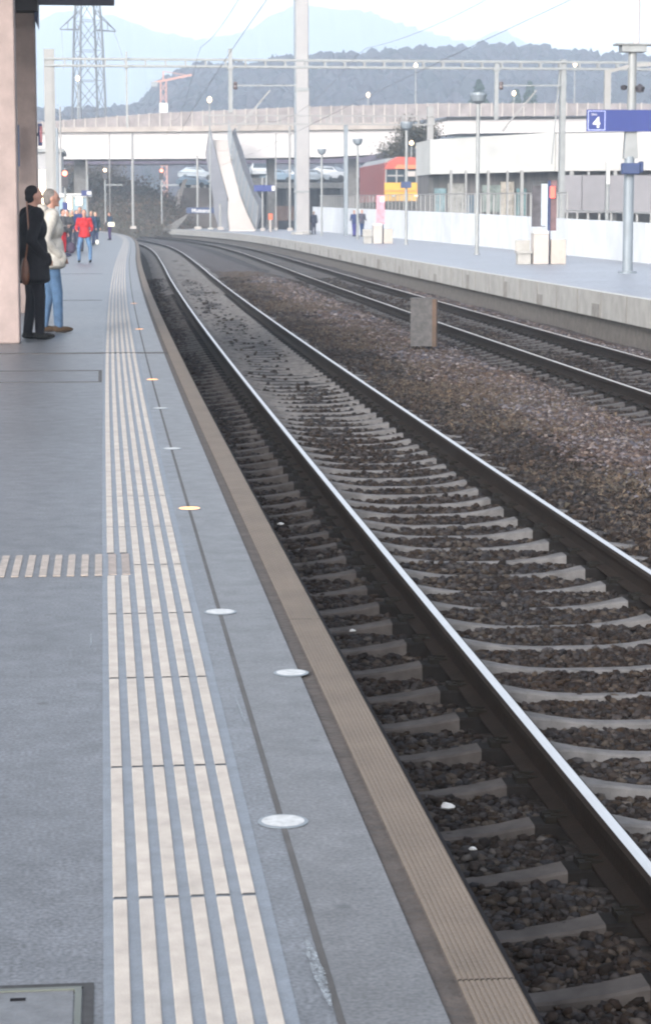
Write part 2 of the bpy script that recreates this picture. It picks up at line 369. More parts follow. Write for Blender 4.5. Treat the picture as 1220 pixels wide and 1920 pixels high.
# ------------------------------------------------------------------ left platform
mb = MB()
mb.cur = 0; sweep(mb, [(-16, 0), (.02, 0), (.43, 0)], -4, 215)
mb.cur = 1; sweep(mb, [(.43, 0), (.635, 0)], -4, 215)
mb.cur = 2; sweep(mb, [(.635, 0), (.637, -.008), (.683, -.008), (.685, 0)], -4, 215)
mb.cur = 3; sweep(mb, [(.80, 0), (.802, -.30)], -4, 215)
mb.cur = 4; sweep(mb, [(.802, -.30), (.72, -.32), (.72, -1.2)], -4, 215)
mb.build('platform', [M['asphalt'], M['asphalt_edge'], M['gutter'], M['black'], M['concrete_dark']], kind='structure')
# ribbed coping stones with joints
mb = MB(); prof = [(.685, .0)]
w_ = .115 / 10
for k in range(10): prof += [(.685 + k * w_ + .0015, .004), (.685 + (k + 1) * w_ - .003, .004), (.685 + (k + 1) * w_ - .0025, .0015), (.685 + (k + 1) * w_ - .0003, .0015)]
prof += [(.80, .004), (.80, -.06)]
yy = 4.17 - 7.9
while yy < 205:
    sweep(mb, prof, yy + .003, yy + 3.94 - .003); yy += 3.94
mb.build('platform_edge', M['coping'], kind='structure')
mb = MB(); sweep(mb, [(.79, .0005), (.812, .0005), (.812, -.10)], -4, 205); mb.build('platform_edge_rubber', M['black'], kind='structure')
# markings
mb = MB(); mb.cur = 0; sweep(mb, [(-.018, .002), (.352, .002)], -3.9, 212)
mb.cur = 1
y = 4.74 - 1.172 * 6; 
while y < 200:
    for k in range(6):
        o = .004 + k * .0575; a, b_ = y + .010, y + 1.172 - .010
        segs = [(a, b_)]
        if k < 2 and a < 9.16 < b_: segs = [(a, 9.15)]
        elif k < 2 and a < 9.78 < b_: segs = [(9.78, b_)]
        elif k < 2 and a >= 9.15 and b_ <= 9.78: segs = []
        if k < 2 and a < 9.16 and b_ > 9.78: segs = [(a, 9.15), (9.78, b_)]
        for s0, s1 in segs: sweep(mb, [(o, .002), (o + .002, .006), (o + .030, .006), (o + .032, .002)], s0, s1, near=1.2)
    y += 1.172
mb.cur = 2
for k in range(2): o = .004 + k * .0575; mb.box(o, o + .034, 9.18, 9.75, .0025, .006)
mb.cur = 3
for k in range(1, 26): o = .004 - k * .0585; mb.box(o, o + .031, 9.18, 9.75, .001, .005)
mb.build('tactile_paving', [M['band'], M['stripe'], M['stripe_worn'], mat('cross_stripe', (.235, .205, .185), .7, var=.25, scale=14)], kind='structure')
mb = MB(); sweep(mb, [(.423, .0015), (.438, .0015)], -3, 200)
mb.cur = 1
mb.box(-16, .684, 24.05, 24.13, .0, .008); mb.box(-16, -.03, 21.4, 21.46, 0, .004); mb.box(-16, -.03, 19.95, 20.0, 0, .004); mb.box(-.06, -.03, 20.0, 21.4, 0, .004)
mb.box(-16, -.03, 38.9, 39.0, 0, .004); mb.box(-16, -.03, 56, 56.15, 0, .004)
mb.build('platform_joints', [M['crackline'], M['joint']], kind='structure')
# paint smears on the asphalt
def smear(pts, wd, z=.005):
    mb = MB()
    vs = []
    for k, (o, y) in enumerate(pts):
        q = wd * (1 - .8 * abs(2 * k / (len(pts) - 1) - 1) ** 2) * random.uniform(.7, 1.2)
        vs += [(o - q, y, z), (o + q, y, z)]
    mb.add(vs, [(2 * k, 2 * k + 1, 2 * k + 3, 2 * k + 2) for k in range(len(pts) - 1)])
    return mb
M['smear'] = mat('x', (1, 1, 1)) if 0 else mat('worn_white_paint', (.22, .25, .28), .7, var=.3, scale=60, detail=8)
sn = M['smear'].node_tree; sb = sn.nodes['Principled BSDF']; q1 = sn.nodes.new('ShaderNodeTexNoise'); q1.inputs['Scale'].default_value = 120; q1.inputs['Detail'].default_value = 8
q2 = sn.nodes.new('ShaderNodeMapRange'); q2.inputs[1].default_value = .36; q2.inputs[2].default_value = .68; q2.inputs[4].default_value = .8; q3 = sn.nodes.new('ShaderNodeNewGeometry'); sn.links.new(q3.outputs['Position'], q1.inputs['Vector'])
sn.links.new(q1.outputs['Fac'], q2.inputs[0]); sn.links.new(q2.outputs[0], sb.inputs['Alpha'])
mb = smear([(.405 + .0015 * k, 4.43 - .05 * k) for k in range(9)], .014)
for q in ([(.395 + .002 * k, 6.75 - .07 * k) for k in range(6)], [(-.062, 7.9 - .06 * k) for k in range(6)]):
    s2 = smear(q, .004, .006); mb.add(s2.v, s2.f)
mb.build('paint_smears', M['smear'], kind='structure')
# hatch at the lower left
hatch = thing('access_hatch', 'grey metal inspection hatch with a dark lifting hole at the bottom left of the platform', 'hatch', (-.40, 3.86, 0))
MB().box(-.35, .322, -.4, .31, -.02, .003).box(0, .01, 0, .01, .0, .0035).build('cover', mat('hatch_metal', (.105, .11, .12), .5, metal=.3, var=.2, scale=20, bump=.2), hatch)
mb = MB()
mb.box(-.35, .338, .312, .325, -.02, .006).box(.325, .338, -.4, .312, -.02, .006); mb.build('frame', mat('hatch_frame', (.09, .10, .09), .5, metal=.3), hatch)
MB().box(.20, .23, .262, .275, .002, .0045).build('lifting_hole', M['black'], hatch)
MB().box(-1, -.038, 4.187, 4.212, .0, .003).box(-.060, -.038, 3.4, 4.187, .0, .003).build('hatch_surround', mat('dark_asphalt_patch', (.030, .031, .034), .8, var=.4, scale=30, spec=.3), kind='structure')

# recessed platform lights
def ground_light(Y, on, label, o=.433, r=.057):
    x, y, _ = P(o, Y)
    t_ = thing('recessed_light', label, 'ground light', (x, y, 0), group='round lights let into the platform')
    MB().lathe([(r + .006, 0), (r + .007, .002), (r - .002, .003), (r - .003, .003)], n=28).build('rim', M['steel_blue'], t_)
    mb = MB(); mb.lathe([(.0001, .0042), (r * .6, .0042), (r - .003, .0035)], n=28)
    mb.build('lens', M['lamp_on'] if on else M['lamp_off'], t_)
for Y, on, lb in ((5.34, 0, 'unlit white round light in the platform, nearest of the row along the groove'),
                  (8.28, 0, 'unlit white round light in the groove line, second nearest of the row'),
                  (11.27, 1, 'glowing orange round light in the platform groove, nearest of the lit ones'),
                  (14.2, 0, 'unlit pale round light in the groove between the two nearest lit lights'),
                  (17.2, 0, 'dull unlit round light in the groove just before the second lit one'),
                  (20.2, 1, 'glowing orange round light in the groove just before the cross joint'),
                  (29.1, 1, 'glowing orange round light in the groove beyond the cross joint, nearer of two'),
                  (37.5, 1, 'glowing orange round light in the groove, farthest of the lit ones')):
    ground_light(Y, on, lb)
ground_light(7.13, 0, 'pale blue white round disc beside the platform coping, off the row of lights', .607, .052)

# ------------------------------------------------------------------ tracks
def sleeper_mesh(name, clips=False):
    mb = MB(); dk_ = []; xs = np.array([-1.3, -1.22, -1.05, -.92, -.75, -.6, -.48, -.34, -.2, 0, .2, .34, .48, .6, .75, .92, 1.05, 1.22, 1.3])
    zt = np.interp(np.abs(xs), [0, .2, .34, .48, .6, .92, 1.05, 1.22, 1.3], [-.862, -.861, -.852, -.832, -.812, -.812, -.836, -.856, -.860])
    ht = np.interp(np.abs(xs), [0, .2, .48, .6, 1.3], [.043, .043, .048, .085, .052]); vs = []; fs = []
    for x, z, h in zip(xs, zt, ht): vs += [(x, -h - .012, -1.0), (x, -h, z - .008), (x, -h + .012, z), (x, h - .012, z), (x, h, z - .008), (x, h + .012, -1.0)]
    for i in range(len(xs) - 1):
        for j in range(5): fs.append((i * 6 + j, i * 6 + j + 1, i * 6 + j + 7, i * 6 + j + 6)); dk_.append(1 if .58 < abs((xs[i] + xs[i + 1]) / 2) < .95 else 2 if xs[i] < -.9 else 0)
    n = len(vs); fs += [tuple(range(6)), tuple(range(n - 1, n - 7, -1))]
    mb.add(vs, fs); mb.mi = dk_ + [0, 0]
    return mb
def track(o, label, y0, y1, first, top, smat=None):
    smat = smat or M['sleeper']
    t_ = thing('railway_track', label, 'railway track', (0, 0, 0))
    for s in (-1, 1):
        c0 = o + s * .7535; zt = -.65; mb = MB()
        prof = [(-.075, -.16), (-.075, -.15), (-.012, -.135), (-.009, -.06), (-.034, -.045), (-.036, -.012), (-.021, 0)]
        pr = [(c0 + a, zt + z) for a, z in prof] + [(c0 - a, zt + z) for a, z in reversed(prof)]
        n = len(pr); j0 = len(prof) - 1
        mb.cur = 0; sweep(mb, pr[:j0 + 1], y0, y1); sweep(mb, pr[j0 + 1:], y0, y1)
        mb.cur = 1; sweep(mb, [pr[j0], (c0, zt + .0025), pr[j0 + 1]], y0, y1)
        me = mb.mesh('rail'); ob('rail', me, [M['rail_side'], top], t_)
    sm = sleeper_mesh('sleeper').mesh('sleeper'); sm.materials.append(smat); sm.materials.append(M['seat']); sm.materials.append(M['darker_end'] if top is M['rail_top'] else smat)
    cl = MB()
    for q in (-1, 1):
        cl.box(.0, .045, q * .03 - .02, q * .03 + .02, -.03, .014).bar((.02, q * .03, .016), (-.045, q * .04, .01), .009)
    clm = cl.mesh('rail_fastening'); clm.materials.append(M['clip'])
    Y = y0; k = 0; far = MB(); base = sleeper_mesh('x')
    Y = first; 
    while Y < y1 - 1:
        x, y, _ = P(o, Y); ang = -math.atan(float(fr(Y)[3]))
        if k < 100:
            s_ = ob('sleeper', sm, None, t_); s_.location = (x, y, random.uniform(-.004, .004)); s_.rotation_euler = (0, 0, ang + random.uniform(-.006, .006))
            if k < 45:
                for a in (-.83, -.68, .68, .83):
                    c = ob('rail_fastening', clm, None, s_); c.location = (a, 0, -.80); c.rotation_euler = (0, 0, 0 if a in (.83, -.68) else math.pi)
        else:
            ca, sa = math.cos(ang), math.sin(ang)
            far.add([(x + vx * ca - vy * sa, y + vx * sa + vy * ca, vz) for vx, vy, vz in base.v], base.f)
        Y += SLD; k += 1
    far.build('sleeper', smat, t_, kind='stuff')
    return t_
track(2.545, 'near railway track with bright polished rails on concrete sleepers beside the left platform', 3, 310, SL0 - 3 * SLD, M['rail_top'])
track(7.32, 'far railway track with duller rails running along the opposite platform', 18, 310, SL0 + 24 * SLD, M['rail_top_dull'], mat('dusty_sleeper', (.034, .032, .034), .9, var=.4, scale=6))
# concrete cabinet slab between the tracks
x, z = xz(792, 655, 37.3)
t_ = thing('lineside_cabinet', 'grey upright concrete slab box with rusty right edge between the two tracks', 'cabinet', (x, 37.3, -.80), R(-14))
MB().box(-.20, .17, -.12, .12, .06, .86).box(-.21, .19, -.13, .13, .86, .885).build('body', mat('cabinet_grey', (.060, .058, .060), .85, var=.35, scale=14), t_)
MB().box(.17, .24, -.125, .125, .05, .87).build('edge_strip', M['rust'], t_)
MB().box(-.17, -.10, -.1, .1, -.15, .06).build('leg', M['black'], t_); MB().box(.08, .15, -.1, .1, -.15, .06).build('leg', M['black'], t_)
# litter
for (px, py, s, lb) in ((838, 1545, .028, 'crumpled white paper scrap on the end of a near sleeper'), (886, 1630, .014, 'tiny white scrap on a sleeper, nearest of the litter'),
                        (526, 984, .022, 'small white wrapper at the foot of the platform wall'), (660, 1192, .016, 'small white scrap lying in the ballast below the coping joint')):
    Yl = 2.355 * F / (py - 400); x, z = xz(px, py, Yl)
    mb = MB(); mb.lathe([(s, 0), (s * 1.2, s * .3), (s * .5, s * .7)], n=7); mb.v = [(a + random.uniform(-.3, .3) * s, b + random.uniform(-.3, .3) * s, c) for a, b, c in mb.v]
    mb.build('paper_scrap', M['white'], label=lb, cat='litter', loc=(max(x, 1.16), Yl, -.842), group='litter between platform and rail')

# ------------------------------------------------------------------ opposite platform
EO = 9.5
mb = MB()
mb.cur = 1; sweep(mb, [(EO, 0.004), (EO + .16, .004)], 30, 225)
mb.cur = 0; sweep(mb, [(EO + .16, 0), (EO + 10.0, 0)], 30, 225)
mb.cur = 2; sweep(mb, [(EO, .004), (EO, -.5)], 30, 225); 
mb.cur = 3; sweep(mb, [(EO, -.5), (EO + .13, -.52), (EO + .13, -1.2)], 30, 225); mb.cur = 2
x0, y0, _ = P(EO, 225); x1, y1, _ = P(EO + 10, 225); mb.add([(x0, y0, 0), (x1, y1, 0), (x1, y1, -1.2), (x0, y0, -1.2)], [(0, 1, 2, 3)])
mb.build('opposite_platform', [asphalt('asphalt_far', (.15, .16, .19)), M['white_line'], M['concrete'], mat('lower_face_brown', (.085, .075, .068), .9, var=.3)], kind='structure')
mb = MB(); Y = 31
while Y < 222:
    x, y, _ = P(EO, Y); mb.box(x - .006, x + .03, y, y + .05, -.5, -.01); Y += 2.2
for k in range(26):
    Y = 32 + k * 5.3 + random.uniform(-1, 1); x, y, _ = P(EO, Y); mb.box(x - .004, x + .03, y, y + random.uniform(.3, .9), -.5, random.uniform(-.3, -.1))
mb.build('platform_face_joints', mat('stained_joint', (.17, .16, .15), .9, var=.3), kind='structure')

# white wall behind the opposite platform
WP = [(16.2, 30, 1.15), (16.5, 66, 1.22), (17.5, 104, 1.5), (18.0, 140, 1.74), (18.1, 194, 2.1)]
def wallp(Y):
    a = np.array(WP); return float(np.interp(Y, a[:, 1], a[:, 0])), float(np.interp(Y, a[:, 1], a[:, 2]))
wl = thing('boundary_wall', 'long low white panelled wall at the back of the opposite platform', 'wall', (0, 0, 0))
Y = 34.0
while Y < 188:
    xa, za = wallp(Y); xb, zb = wallp(Y + 3.2)
    MB().add([(xa, Y + .03, 0), (xb, Y + 3.17, 0), (xb, Y + 3.17, zb), (xa, Y + .03, za), (xa + .25, Y + .03, 0), (xb + .25, Y + 3.17, 0), (xb + .25, Y + 3.17, zb), (xa + .25, Y + .03, za)],
             [(0, 1, 2, 3), (5, 4, 7, 6), (3, 2, 6, 7), (0, 3, 7, 4), (1, 5, 6, 2), (0, 4, 5, 1)]).build('wall_panel', M['wallwhite'], wl)
    Y += 3.2
rl = thing('railing', 'pale metal railing with upright bars on top of the white wall', 'railing', (0, 0, 0))
Y = 66.0
while Y < 186:
    xa, za = wallp(Y); xb, zb = wallp(Y + 2); mb = MB(); h = .95 if Y > 78 else .3
    mb.bar((xa + .12, Y, za + h), (xb + .12, Y + 2, zb + h), .035); mb.bar((xa + .12, Y, za), (xa + .12, Y, za + h), .045)
    if h > .5: mb.bar((xa + .12, Y + 1, za), (xa + .12, Y + 1, za + h), .018)
    mb.build('railing_panel', M['steel_pale'], rl); Y += 2
# raised yard behind the wall
MB().box(18.7, 140, 30, 300, -1.2, .75).build('yard_ground', mat('yard_dark', (.014, .017, .024), .9, var=.4, scale=.5), kind='structure')

# retaining structure on the right: pale upper slabs, darker lower wall
def wall_slab(px0, px1, Yw, ytop, ybot, th):
    xa, zt = xz(px0, ytop[0], Yw); xb, zt2 = xz(px1, ytop[1], Yw); _, zb = xz(px0, ybot[0], Yw); _, zb2 = xz(px1, ybot[1], Yw)
    return MB().prism([(xa, zb), (xb, zb2), (xb, zt2), (xa, zt)], Yw, Yw + th)
rw = thing('retaining_wall', 'tall concrete retaining wall with pale upper slabs and darker recessed base, right of the tree', 'wall', (0, 0, 0))
M['pale_wall'] = mat('weathered_pale_slab', (.32, .325, .32), .8, var=.16, scale=.35)
M['greenish'] = mat('greenish_streaked_wall', (.07, .08, .085), .85, var=.5, scale=.9, col2=(.13, .12, .12))  # dark greenish grey, stretched into upright streaks below
mw = M['greenish'].node_tree
g = [n for n in mw.nodes if n.type == 'TEX_NOISE'][0]; mp = mw.nodes.new('ShaderNodeMapping'); mp.inputs['Scale'].default_value = (2.2, 2.2, .18)
src = [l.from_socket for l in mw.links if l.to_node == g][0]; mw.links.new(src, mp.inputs[0]); mw.links.new(mp.outputs[0], g.inputs['Vector'])
wall_slab(806, 1040, 130, (262, 248), (327, 321), 6).build('upper_slab', M['pale_wall'], rw)
wall_slab(1042, 1330, 129.7, (250, 246), (321, 318), 6).build('upper_slab', mat('white_slab', (.33, .325, .32), .8, var=.1, scale=.6), rw)
x0, _ = xz(806, 0, 131); x1, _ = xz(1330, 0, 131); xm, _ = xz(1034, 0, 131)
MB().box(x0, xm, 131.2, 136, .7, 4.1).build('lower_wall', M['greenish'], rw)
mb = MB(); 
for k in range(9): mb.box(xm + k * 1.4, xm + k * 1.4 + 1.36, 128.2, 128.6, 1.55, 3.75)
mb.build('cladding', mat('grey_cladding', (.17, .165, .178), .8, var=.1, scale=.8), rw)
MB().box(xm, x1, 131.2, 136, .7, 4.1).build('lower_wall', M['concrete_dark'], rw)
for px, r_ in ((842, .07), (870, .05), (912, .07), (948, .05), (975, .09), (1068, .12), (1100, .06), (1150, .1)):
    x, _ = xz(px, 0, 130.6); MB().box(x - r_, x + r_, 129.4, 129.6, .7, 4.05).build('upright', M['steel_pale'], rw)
for px, w2, z0_, z1_, c_l in ((828, .35, 1.2, 3.0, (.10, .16, .18)), (858, .5, 1.3, 3.3, (.2, .2, .19)), (888, .3, 1.0, 2.6, (.06, .09, .12)), (925, .55, 1.6, 3.2, (.14, .17, .16)), (955, .4, 1.2, 3.4, (.25, .23, .2)), (982, .3, 1.4, 3.0, (.07, .14, .15))):
    x, _ = xz(px, 0, 130.9); MB().box(x - w2, x + w2, 131.0, 131.18, z0_, z1_).build('wall_panel', mat('faded_panel', c_l, .8, var=.5, scale=2), rw)
x, z = xz(1138, 345, 100); t_ = thing('strip_lamp', 'slim upright white strip lamp on a grey post left of the sign mast', 'lamp', (x, 100, .75))
MB().bar((0, 0, 0), (0, 0, 3.1), .09, n=8).build('post', M['steel'], t_); MB().box(-.07, .07, -.12, -.05, z - .75, z + .45).build('tube', M['white'], t_)

# furniture on the opposite platform: concrete bins, post, poster board
def info_stand(px, py, label, hp, pink):
    Y = 1.52 * F / (py - 400); x, _ = xz(px, py, Y)
    t_ = thing('information_stand', label, 'information stand', (x, Y, 0), group='information stands on the opposite platform')
    MB().box(-.48, -.02, -.25, .25, 0, .92).build('concrete_block', M['concrete_pale'], t_, bevel=.015)
    MB().box(-.50, -.03, -.27, .27, .92, 1.0).build('block_lid', M['white'], t_)
    MB().box(.06, .52, -.2, .25, 0, .74).build('concrete_block', mat('cream_block', (.30, .27, .245), .8, var=.08), t_, bevel=.015)
    mb = MB().box(-.98, -.52, -.2, .2, .32, .40).box(-.95, -.55, -.15, .15, 0, .32).box(-.98, -.52, .16, .2, .40, .72); mb.build('seat', M['concrete'], t_)
    MB().bar((.02, 0, 0), (.02, 0, hp), .045, n=8).build('post', M['navy'], t_)
    if pink:
        MB().box(-.30, .12, -.06, -.02, 1.0, 2.42).build('poster_board', M['pink'], t_)
        MB().box(-.12, .10, -.065, -.06, 2.1, 2.35).build('poster_heading', M['white'], t_)
    else:
        b = MB().box(-.52, -.10, -.07, -.03, 1.12, 2.35).build('poster_board', M['poster'], t_)
        MB().box(-.24, -.05, -.09, -.07, 1.15, 2.40).build('glass_panel', mat('pale_glass', (.3, .34, .38), .2), t_)
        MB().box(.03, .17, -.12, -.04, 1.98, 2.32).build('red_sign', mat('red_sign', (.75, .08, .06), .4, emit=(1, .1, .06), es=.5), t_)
        MB().box(.06, .24, -.03, .03, 1.0, 2.5).build('back_panel', mat('brown_panel', (.09, .05, .055), .5, var=.3), t_)
    return t_
info_stand(1026, 495, 'information stand with concrete blocks, dark poster board and a red sign, beside the big mast', 2.5, False)
info_stand(716, 456, 'information stand with a pink poster board and concrete blocks, farther along the white wall', 2.3, True)

# platform lamp posts
def lamp_post(px, Yl, label, speaker):
    x, _ = xz(px, 400, Yl)
    t_ = thing('platform_lamp', label, 'lamp post', (x, Yl, 0), group='lamp posts on the opposite platform')
    MB().lathe([(.14, 0), (.14, .03), (.075, .04), (.07, 5.5), (.06, 5.55)], n=12).build('pole', M['steel'], t_)
    MB().lathe([(.05, 5.5), (.24, 5.62), (.31, 5.84), (.30, 5.92), (.05, 5.94)], n=16).build('lamp_head', M['steel_blue'], t_)
    if speaker: MB().box(-.28, .22, -.22, -.05, 2.75, 3.05).build('speaker_box', M['navy'], t_)
lamp_post(894, 81, 'slim grey lamp post with flat round head, nearest one left of the dark poster stand', 0)
lamp_post(761, 107, 'slim grey lamp post with a dark box halfway up, in front of the yellow locomotive', 1)
lamp_post(670, 131, 'slim grey lamp post beside the two waiting people on the opposite platform', 0)
lamp_post(603, 152, 'slim grey lamp post just right of the thick pale mast, farthest of its kind', 0)

# big mast with the platform sign
Ym = 55.2; xm, _ = xz(1177, 400, Ym)
t_ = thing('sign_mast', 'grey steel mast carrying the blue platform sign on the opposite platform', 'mast', (xm, Ym, 0))
MB().lathe([(.24, 0), (.24, .05), (.135, .06), (.13, 2.95)], n=14).build('lower_pole', M['steel_blue'], t_)
MB().lathe([(.24, 1.5), (.25, 1.52), (.22, 3.0), (.16, 3.45), (.12, 3.9)], n=14)
mb = MB().add([(-.16, -.1, 2.9), (.2, -.1, 2.9), (.2, .1, 2.9), (-.16, .1, 2.9), (-.10, -.1, 4.0), (.13, -.1, 4.0), (.13, .1, 4.0), (-.10, .1, 4.0)],
              [(0, 1, 2, 3), (4, 5, 6, 7), (0, 1, 5, 4), (1, 2, 6, 5), (2, 3, 7, 6), (3, 0, 4, 7)]); mb.build('bracket_plate', M['steel'], t_)
MB().lathe([(.12, 3.9), (.105, 5.65)], c=(.03, 0, 0), n=14).build('upper_pole', M['steel'], t_)
MB().lathe([(.09, 5.72), (.08, 12)], c=(.12, 0, 0), n=12).build('top_pole', mat('pinkish_steel', (.36, .33, .34), .5, var=.08), t_)
MB().box(-.28, .35, -.2, .2, 5.55, 5.72).box(-.42, 1.2, -.25, .25, 5.72, 5.76).build('bracket_head', M['steel'], t_)
MB().bar((-.62, 0, 5.05), (.0, 0, 5.22), .06).bar((.1, 0, 5.22), (1.2, 0, 5.3), .06).build('cross_arm', M['steel_pale'], t_)
MB().box(-.68, -.52, -.05, .05, 3.95, 5.1).build('sign_hanger', M['steel_pale'], t_)
mb = MB(); mb.lathe([(.02, -.12), (.10, -.1), (.13, .02), (.02, .1)], c=(.21, -.1, 4.66)); mb.build('loudspeaker', M['poster'], t_)
mb = MB(); mb.lathe([(.02, -.06), (.07, -.04), (.09, .04), (.02, .07)], c=(-.20, -.1, 4.66)); mb.build('loudspeaker', M['canopy'], t_)
MB().box(-.26, .20, -.35, -.14, 2.50, 2.78).box(.20, .30, -.3, -.1, 2.55, 2.82).build('equipment_box', M['navy'], t_, bevel=.02)
# sign (hangs from the mast)
sg = thing('platform_sign', 'long blue platform sign with a white framed number 4 hanging at the mast', 'sign', (xm, Ym - .16, 3.57))
xl, _ = xz(1096, 400, Ym - .16); x0 = xl - xm
MB().box(x0, 1.6, -.03, .03, 0, .54).build('board', M['blue'], sg)
mb = MB(); a, b_ = x0 + .03, x0 + .47
mb.box(a, b_, -.036, -.031, .03, .042).box(a, b_, -.036, -.031, .498, .51).box(a, a + .012, -.036, -.031, .042, .498).box(b_ - .012, b_, -.036, -.031, .042, .498)
mb.build('number_frame', mat('pale_blue', (.45, .5, .8), .4), sg)
def text(s, size, parent, loc, m, name='lettering', bold=0):
    c = bpy.data.curves.new(name, 'FONT'); c.body = s; c.size = size; c.extrude = .002; c.offset = bold
    o = bpy.data.objects.new('tmp', c); COL.objects.link(o)
    dg = bpy.context.evaluated_depsgraph_get(); me = bpy.data.meshes.new_from_object(o.evaluated_get(dg))
    bpy.data.objects.remove(o)
    me.name = name; o2 = ob(name, me, m, parent); o2.location = loc; o2.rotation_euler = (R(90), 0, 0); return o2
text('4', .36, sg, (x0 + .16, -.037, .10), M['white'], 'number', .012)
text('Gleis', .075, sg, (x0 + .11, -.037, .40), M['white'])

# ------------------------------------------------------------------ left pillars and canopy
p1 = MB().box(-1.31, -.99, 26.0, 26.5, 0, 4.85).build('platform_pillar', M['pillar'], label='pinkish concrete pillar at the left edge in front of the two standing men', cat='pillar', bevel=.012)
p2 = MB().box(-1.30, -.985, 34.0, 34.5, 0, 4.52).build('platform_pillar', M['pillar'], label='pinkish concrete pillar rising behind the two standing men', cat='pillar', bevel=.012)
cn = thing('platform_canopy', 'dark canopy roof edge over the left platform at the top of the pillars', 'canopy', (0, 0, 0))
zc_ = xz(0, 9, 34.7)[1]; MB().box(-7, .22, 25, 34.7, zc_, zc_ + .12).build('roof_slab', mat('canopy_purple_grey', (.10, .08, .13), .6), cn)
MB().box(-1.42, -.93, 33.7, 34.65, 4.53, zc_ - .003).build('beam', M['canopy'], cn)
MB().prism([(-.93, 4.55), (-.93, 4.30), (-.915, 4.30), (-.91, 4.55)], 33.8, 34.6)
MB().prism([(-.983, 4.53), (-.983, 4.42), (-.93, 4.30), (-.925, 4.53)], 33.9, 34.5).build('gusset', M['navy'], cn)
bx = thing('display_case', 'narrow blue framed display case hanging on the left of the rear pillar', 'display case', (xz(33, 400, 33.7)[0], 33.7, xz(0, 312, 33.7)[1]))
MB().box(-.05, .055, -.02, .02, 0, .62).build('frame', M['navy'], bx)
MB().box(-.035, .028, -.03, -.02, .04, .55).build('panel', M['steel_pale'], bx)
MB().box(-.03, .03, -.06, .05, -.22, -.01).build('bracket', M['steel_blue'], bx)
bx = thing('edge_sign', 'small blue and pink sign seen edge on at the right of the rear pillar', 'sign', (xz(78.5, 400, 34.2)[0], 34.2, xz(0, 273, 34.2)[1]))
MB().box(-.032, .03, -.1, .1, 0, .33).build('casing', M['blue'], bx); MB().box(-.002, .034, -.106, -.1, .05, .29).build('panel', M['pink'], bx)
MB().box(-.12, -.033, -.02, .02, .15, .19).build('bracket', M['steel'], bx)

# ------------------------------------------------------------------ catenary portals and masts
def ladder(mb, xa, xb, Y, z0, z1, step, th=.5, r=.055):
    for y in (Y - th / 2, Y + th / 2):
        mb.bar((xa, y, z0), (xb, y, z0), r * 1.15); mb.bar((xa, y, z1), (xb, y, z1), r * 1.15)
        n = int((xb - xa) / step)
        for k in range(n + 1): x = xa + k * (xb - xa) / n; mb.bar((x, y, z0), (x, y, z1), r)
    return mb
Y1 = 115
pt = thing('overhead_line_portal', 'near ladder shaped overhead line portal spanning the full width on two masts', 'portal', (0, 0, 0))
xa, z1 = xz(84, 110, Y1); xb, z0 = xz(1300, 131, Y1)
ladder(MB(), xa, xb, Y1, z0, z1, 1.0).build('truss_beam', M['steel'], pt)
for px, yt, r, zb in ((92, 92, .27, 0), (1055, 112, .14, .7)):
    x, zt = xz(px, yt, Y1)
    mb = MB(); mb.box(x - r, x + r, Y1 - .2, Y1 + .2, zb, zt); mb.box(x - r * .6, x + r * .6, Y1 - .24, Y1 - .2, zb, zt - .3)
    mb.build('mast', M['steel_pale'] if px < 500 else M['steel'], pt)
x, zt = xz(1047, 200, Y1); MB().bar((x - .35, Y1, zt - 3), (x + .05, Y1, zt + 2.3), .05).build('stay', M['steel'], pt)
def hanger(px, ytop, ybot, arm_px, side=1, Yh=Y1, parent=pt):
    x, zt = xz(px, ytop, Yh); _, zb = xz(px, ybot, Yh)
    MB().box(x - .1, x + .1, Yh - .45, Yh - .3, zb, zt).box(x - .16, x + .16, Yh - .5, Yh - .28, z0 - .15, z0 + .02).build('drop_post', M['steel'], parent)
    if arm_px:
        xe, za = xz(arm_px, 162, Yh)
        MB().bar((x + .15, Yh - .4, za), (xe, Yh - .4, za + .02), .045).build('registration_arm', M['steel'], parent)
        x2, zt2 = xz(px + 74, 170, Yh); x3, zb2 = xz(px + 15, 240, Yh)
        MB().bar((x3, Yh - .4, zb2), (x2, Yh - .4, zt2), .05).bar((x3 - .1, Yh - .4, zb2 - .18), (x3 + .12, Yh - .4, zb2 + .1), .09).build('diagonal_arm', M['steel_pale'], parent)
        MB().lathe([(.09, 0), (.12, .1), (.09, .2), (.12, .3), (.08, .4)], c=(x + .25, Yh - .4, za - .2), n=8).build('insulator', mat('insulator_brown', (.07, .05, .05), .4), parent)
hanger(431, 92, 212, 555); hanger(928, 120, 225, 1048)
x, zt = xz(237, 98, Y1); _, zb = xz(237, 240, Y1); MB().box(x - .05, x + .05, Y1 - .42, Y1 - .32, zb, zt).box(x - .13, x + .13, Y1 - .5, Y1 - .3, z0 - .12, z0 + .03).build('drop_post', M['steel'], pt)
Y2 = 150
pt2 = thing('overhead_line_portal', 'farther low ladder shaped overhead line portal ending right of the dark tree', 'portal', (0, 0, 0))
xa, z1b = xz(382, 216, Y2); xb, z0b = xz(812, 234, Y2)
ladder(MB(), xa, xb, Y2, z0b, z1b, 1.0, r=.05).build('truss_beam', M['steel_pale'], pt2)
x, zt = xz(806, 200, Y2); MB().box(x - .2, x + .2, Y2 - .2, Y2 + .2, .7, zt).build('mast', M['steel_pale'], pt2)
x, zt = xz(648, 232, Y2); MB().box(x - .13, x + .13, Y2 - .2, Y2 + .1, 0, zt).build('mast', M['steel_blue'], pt2)
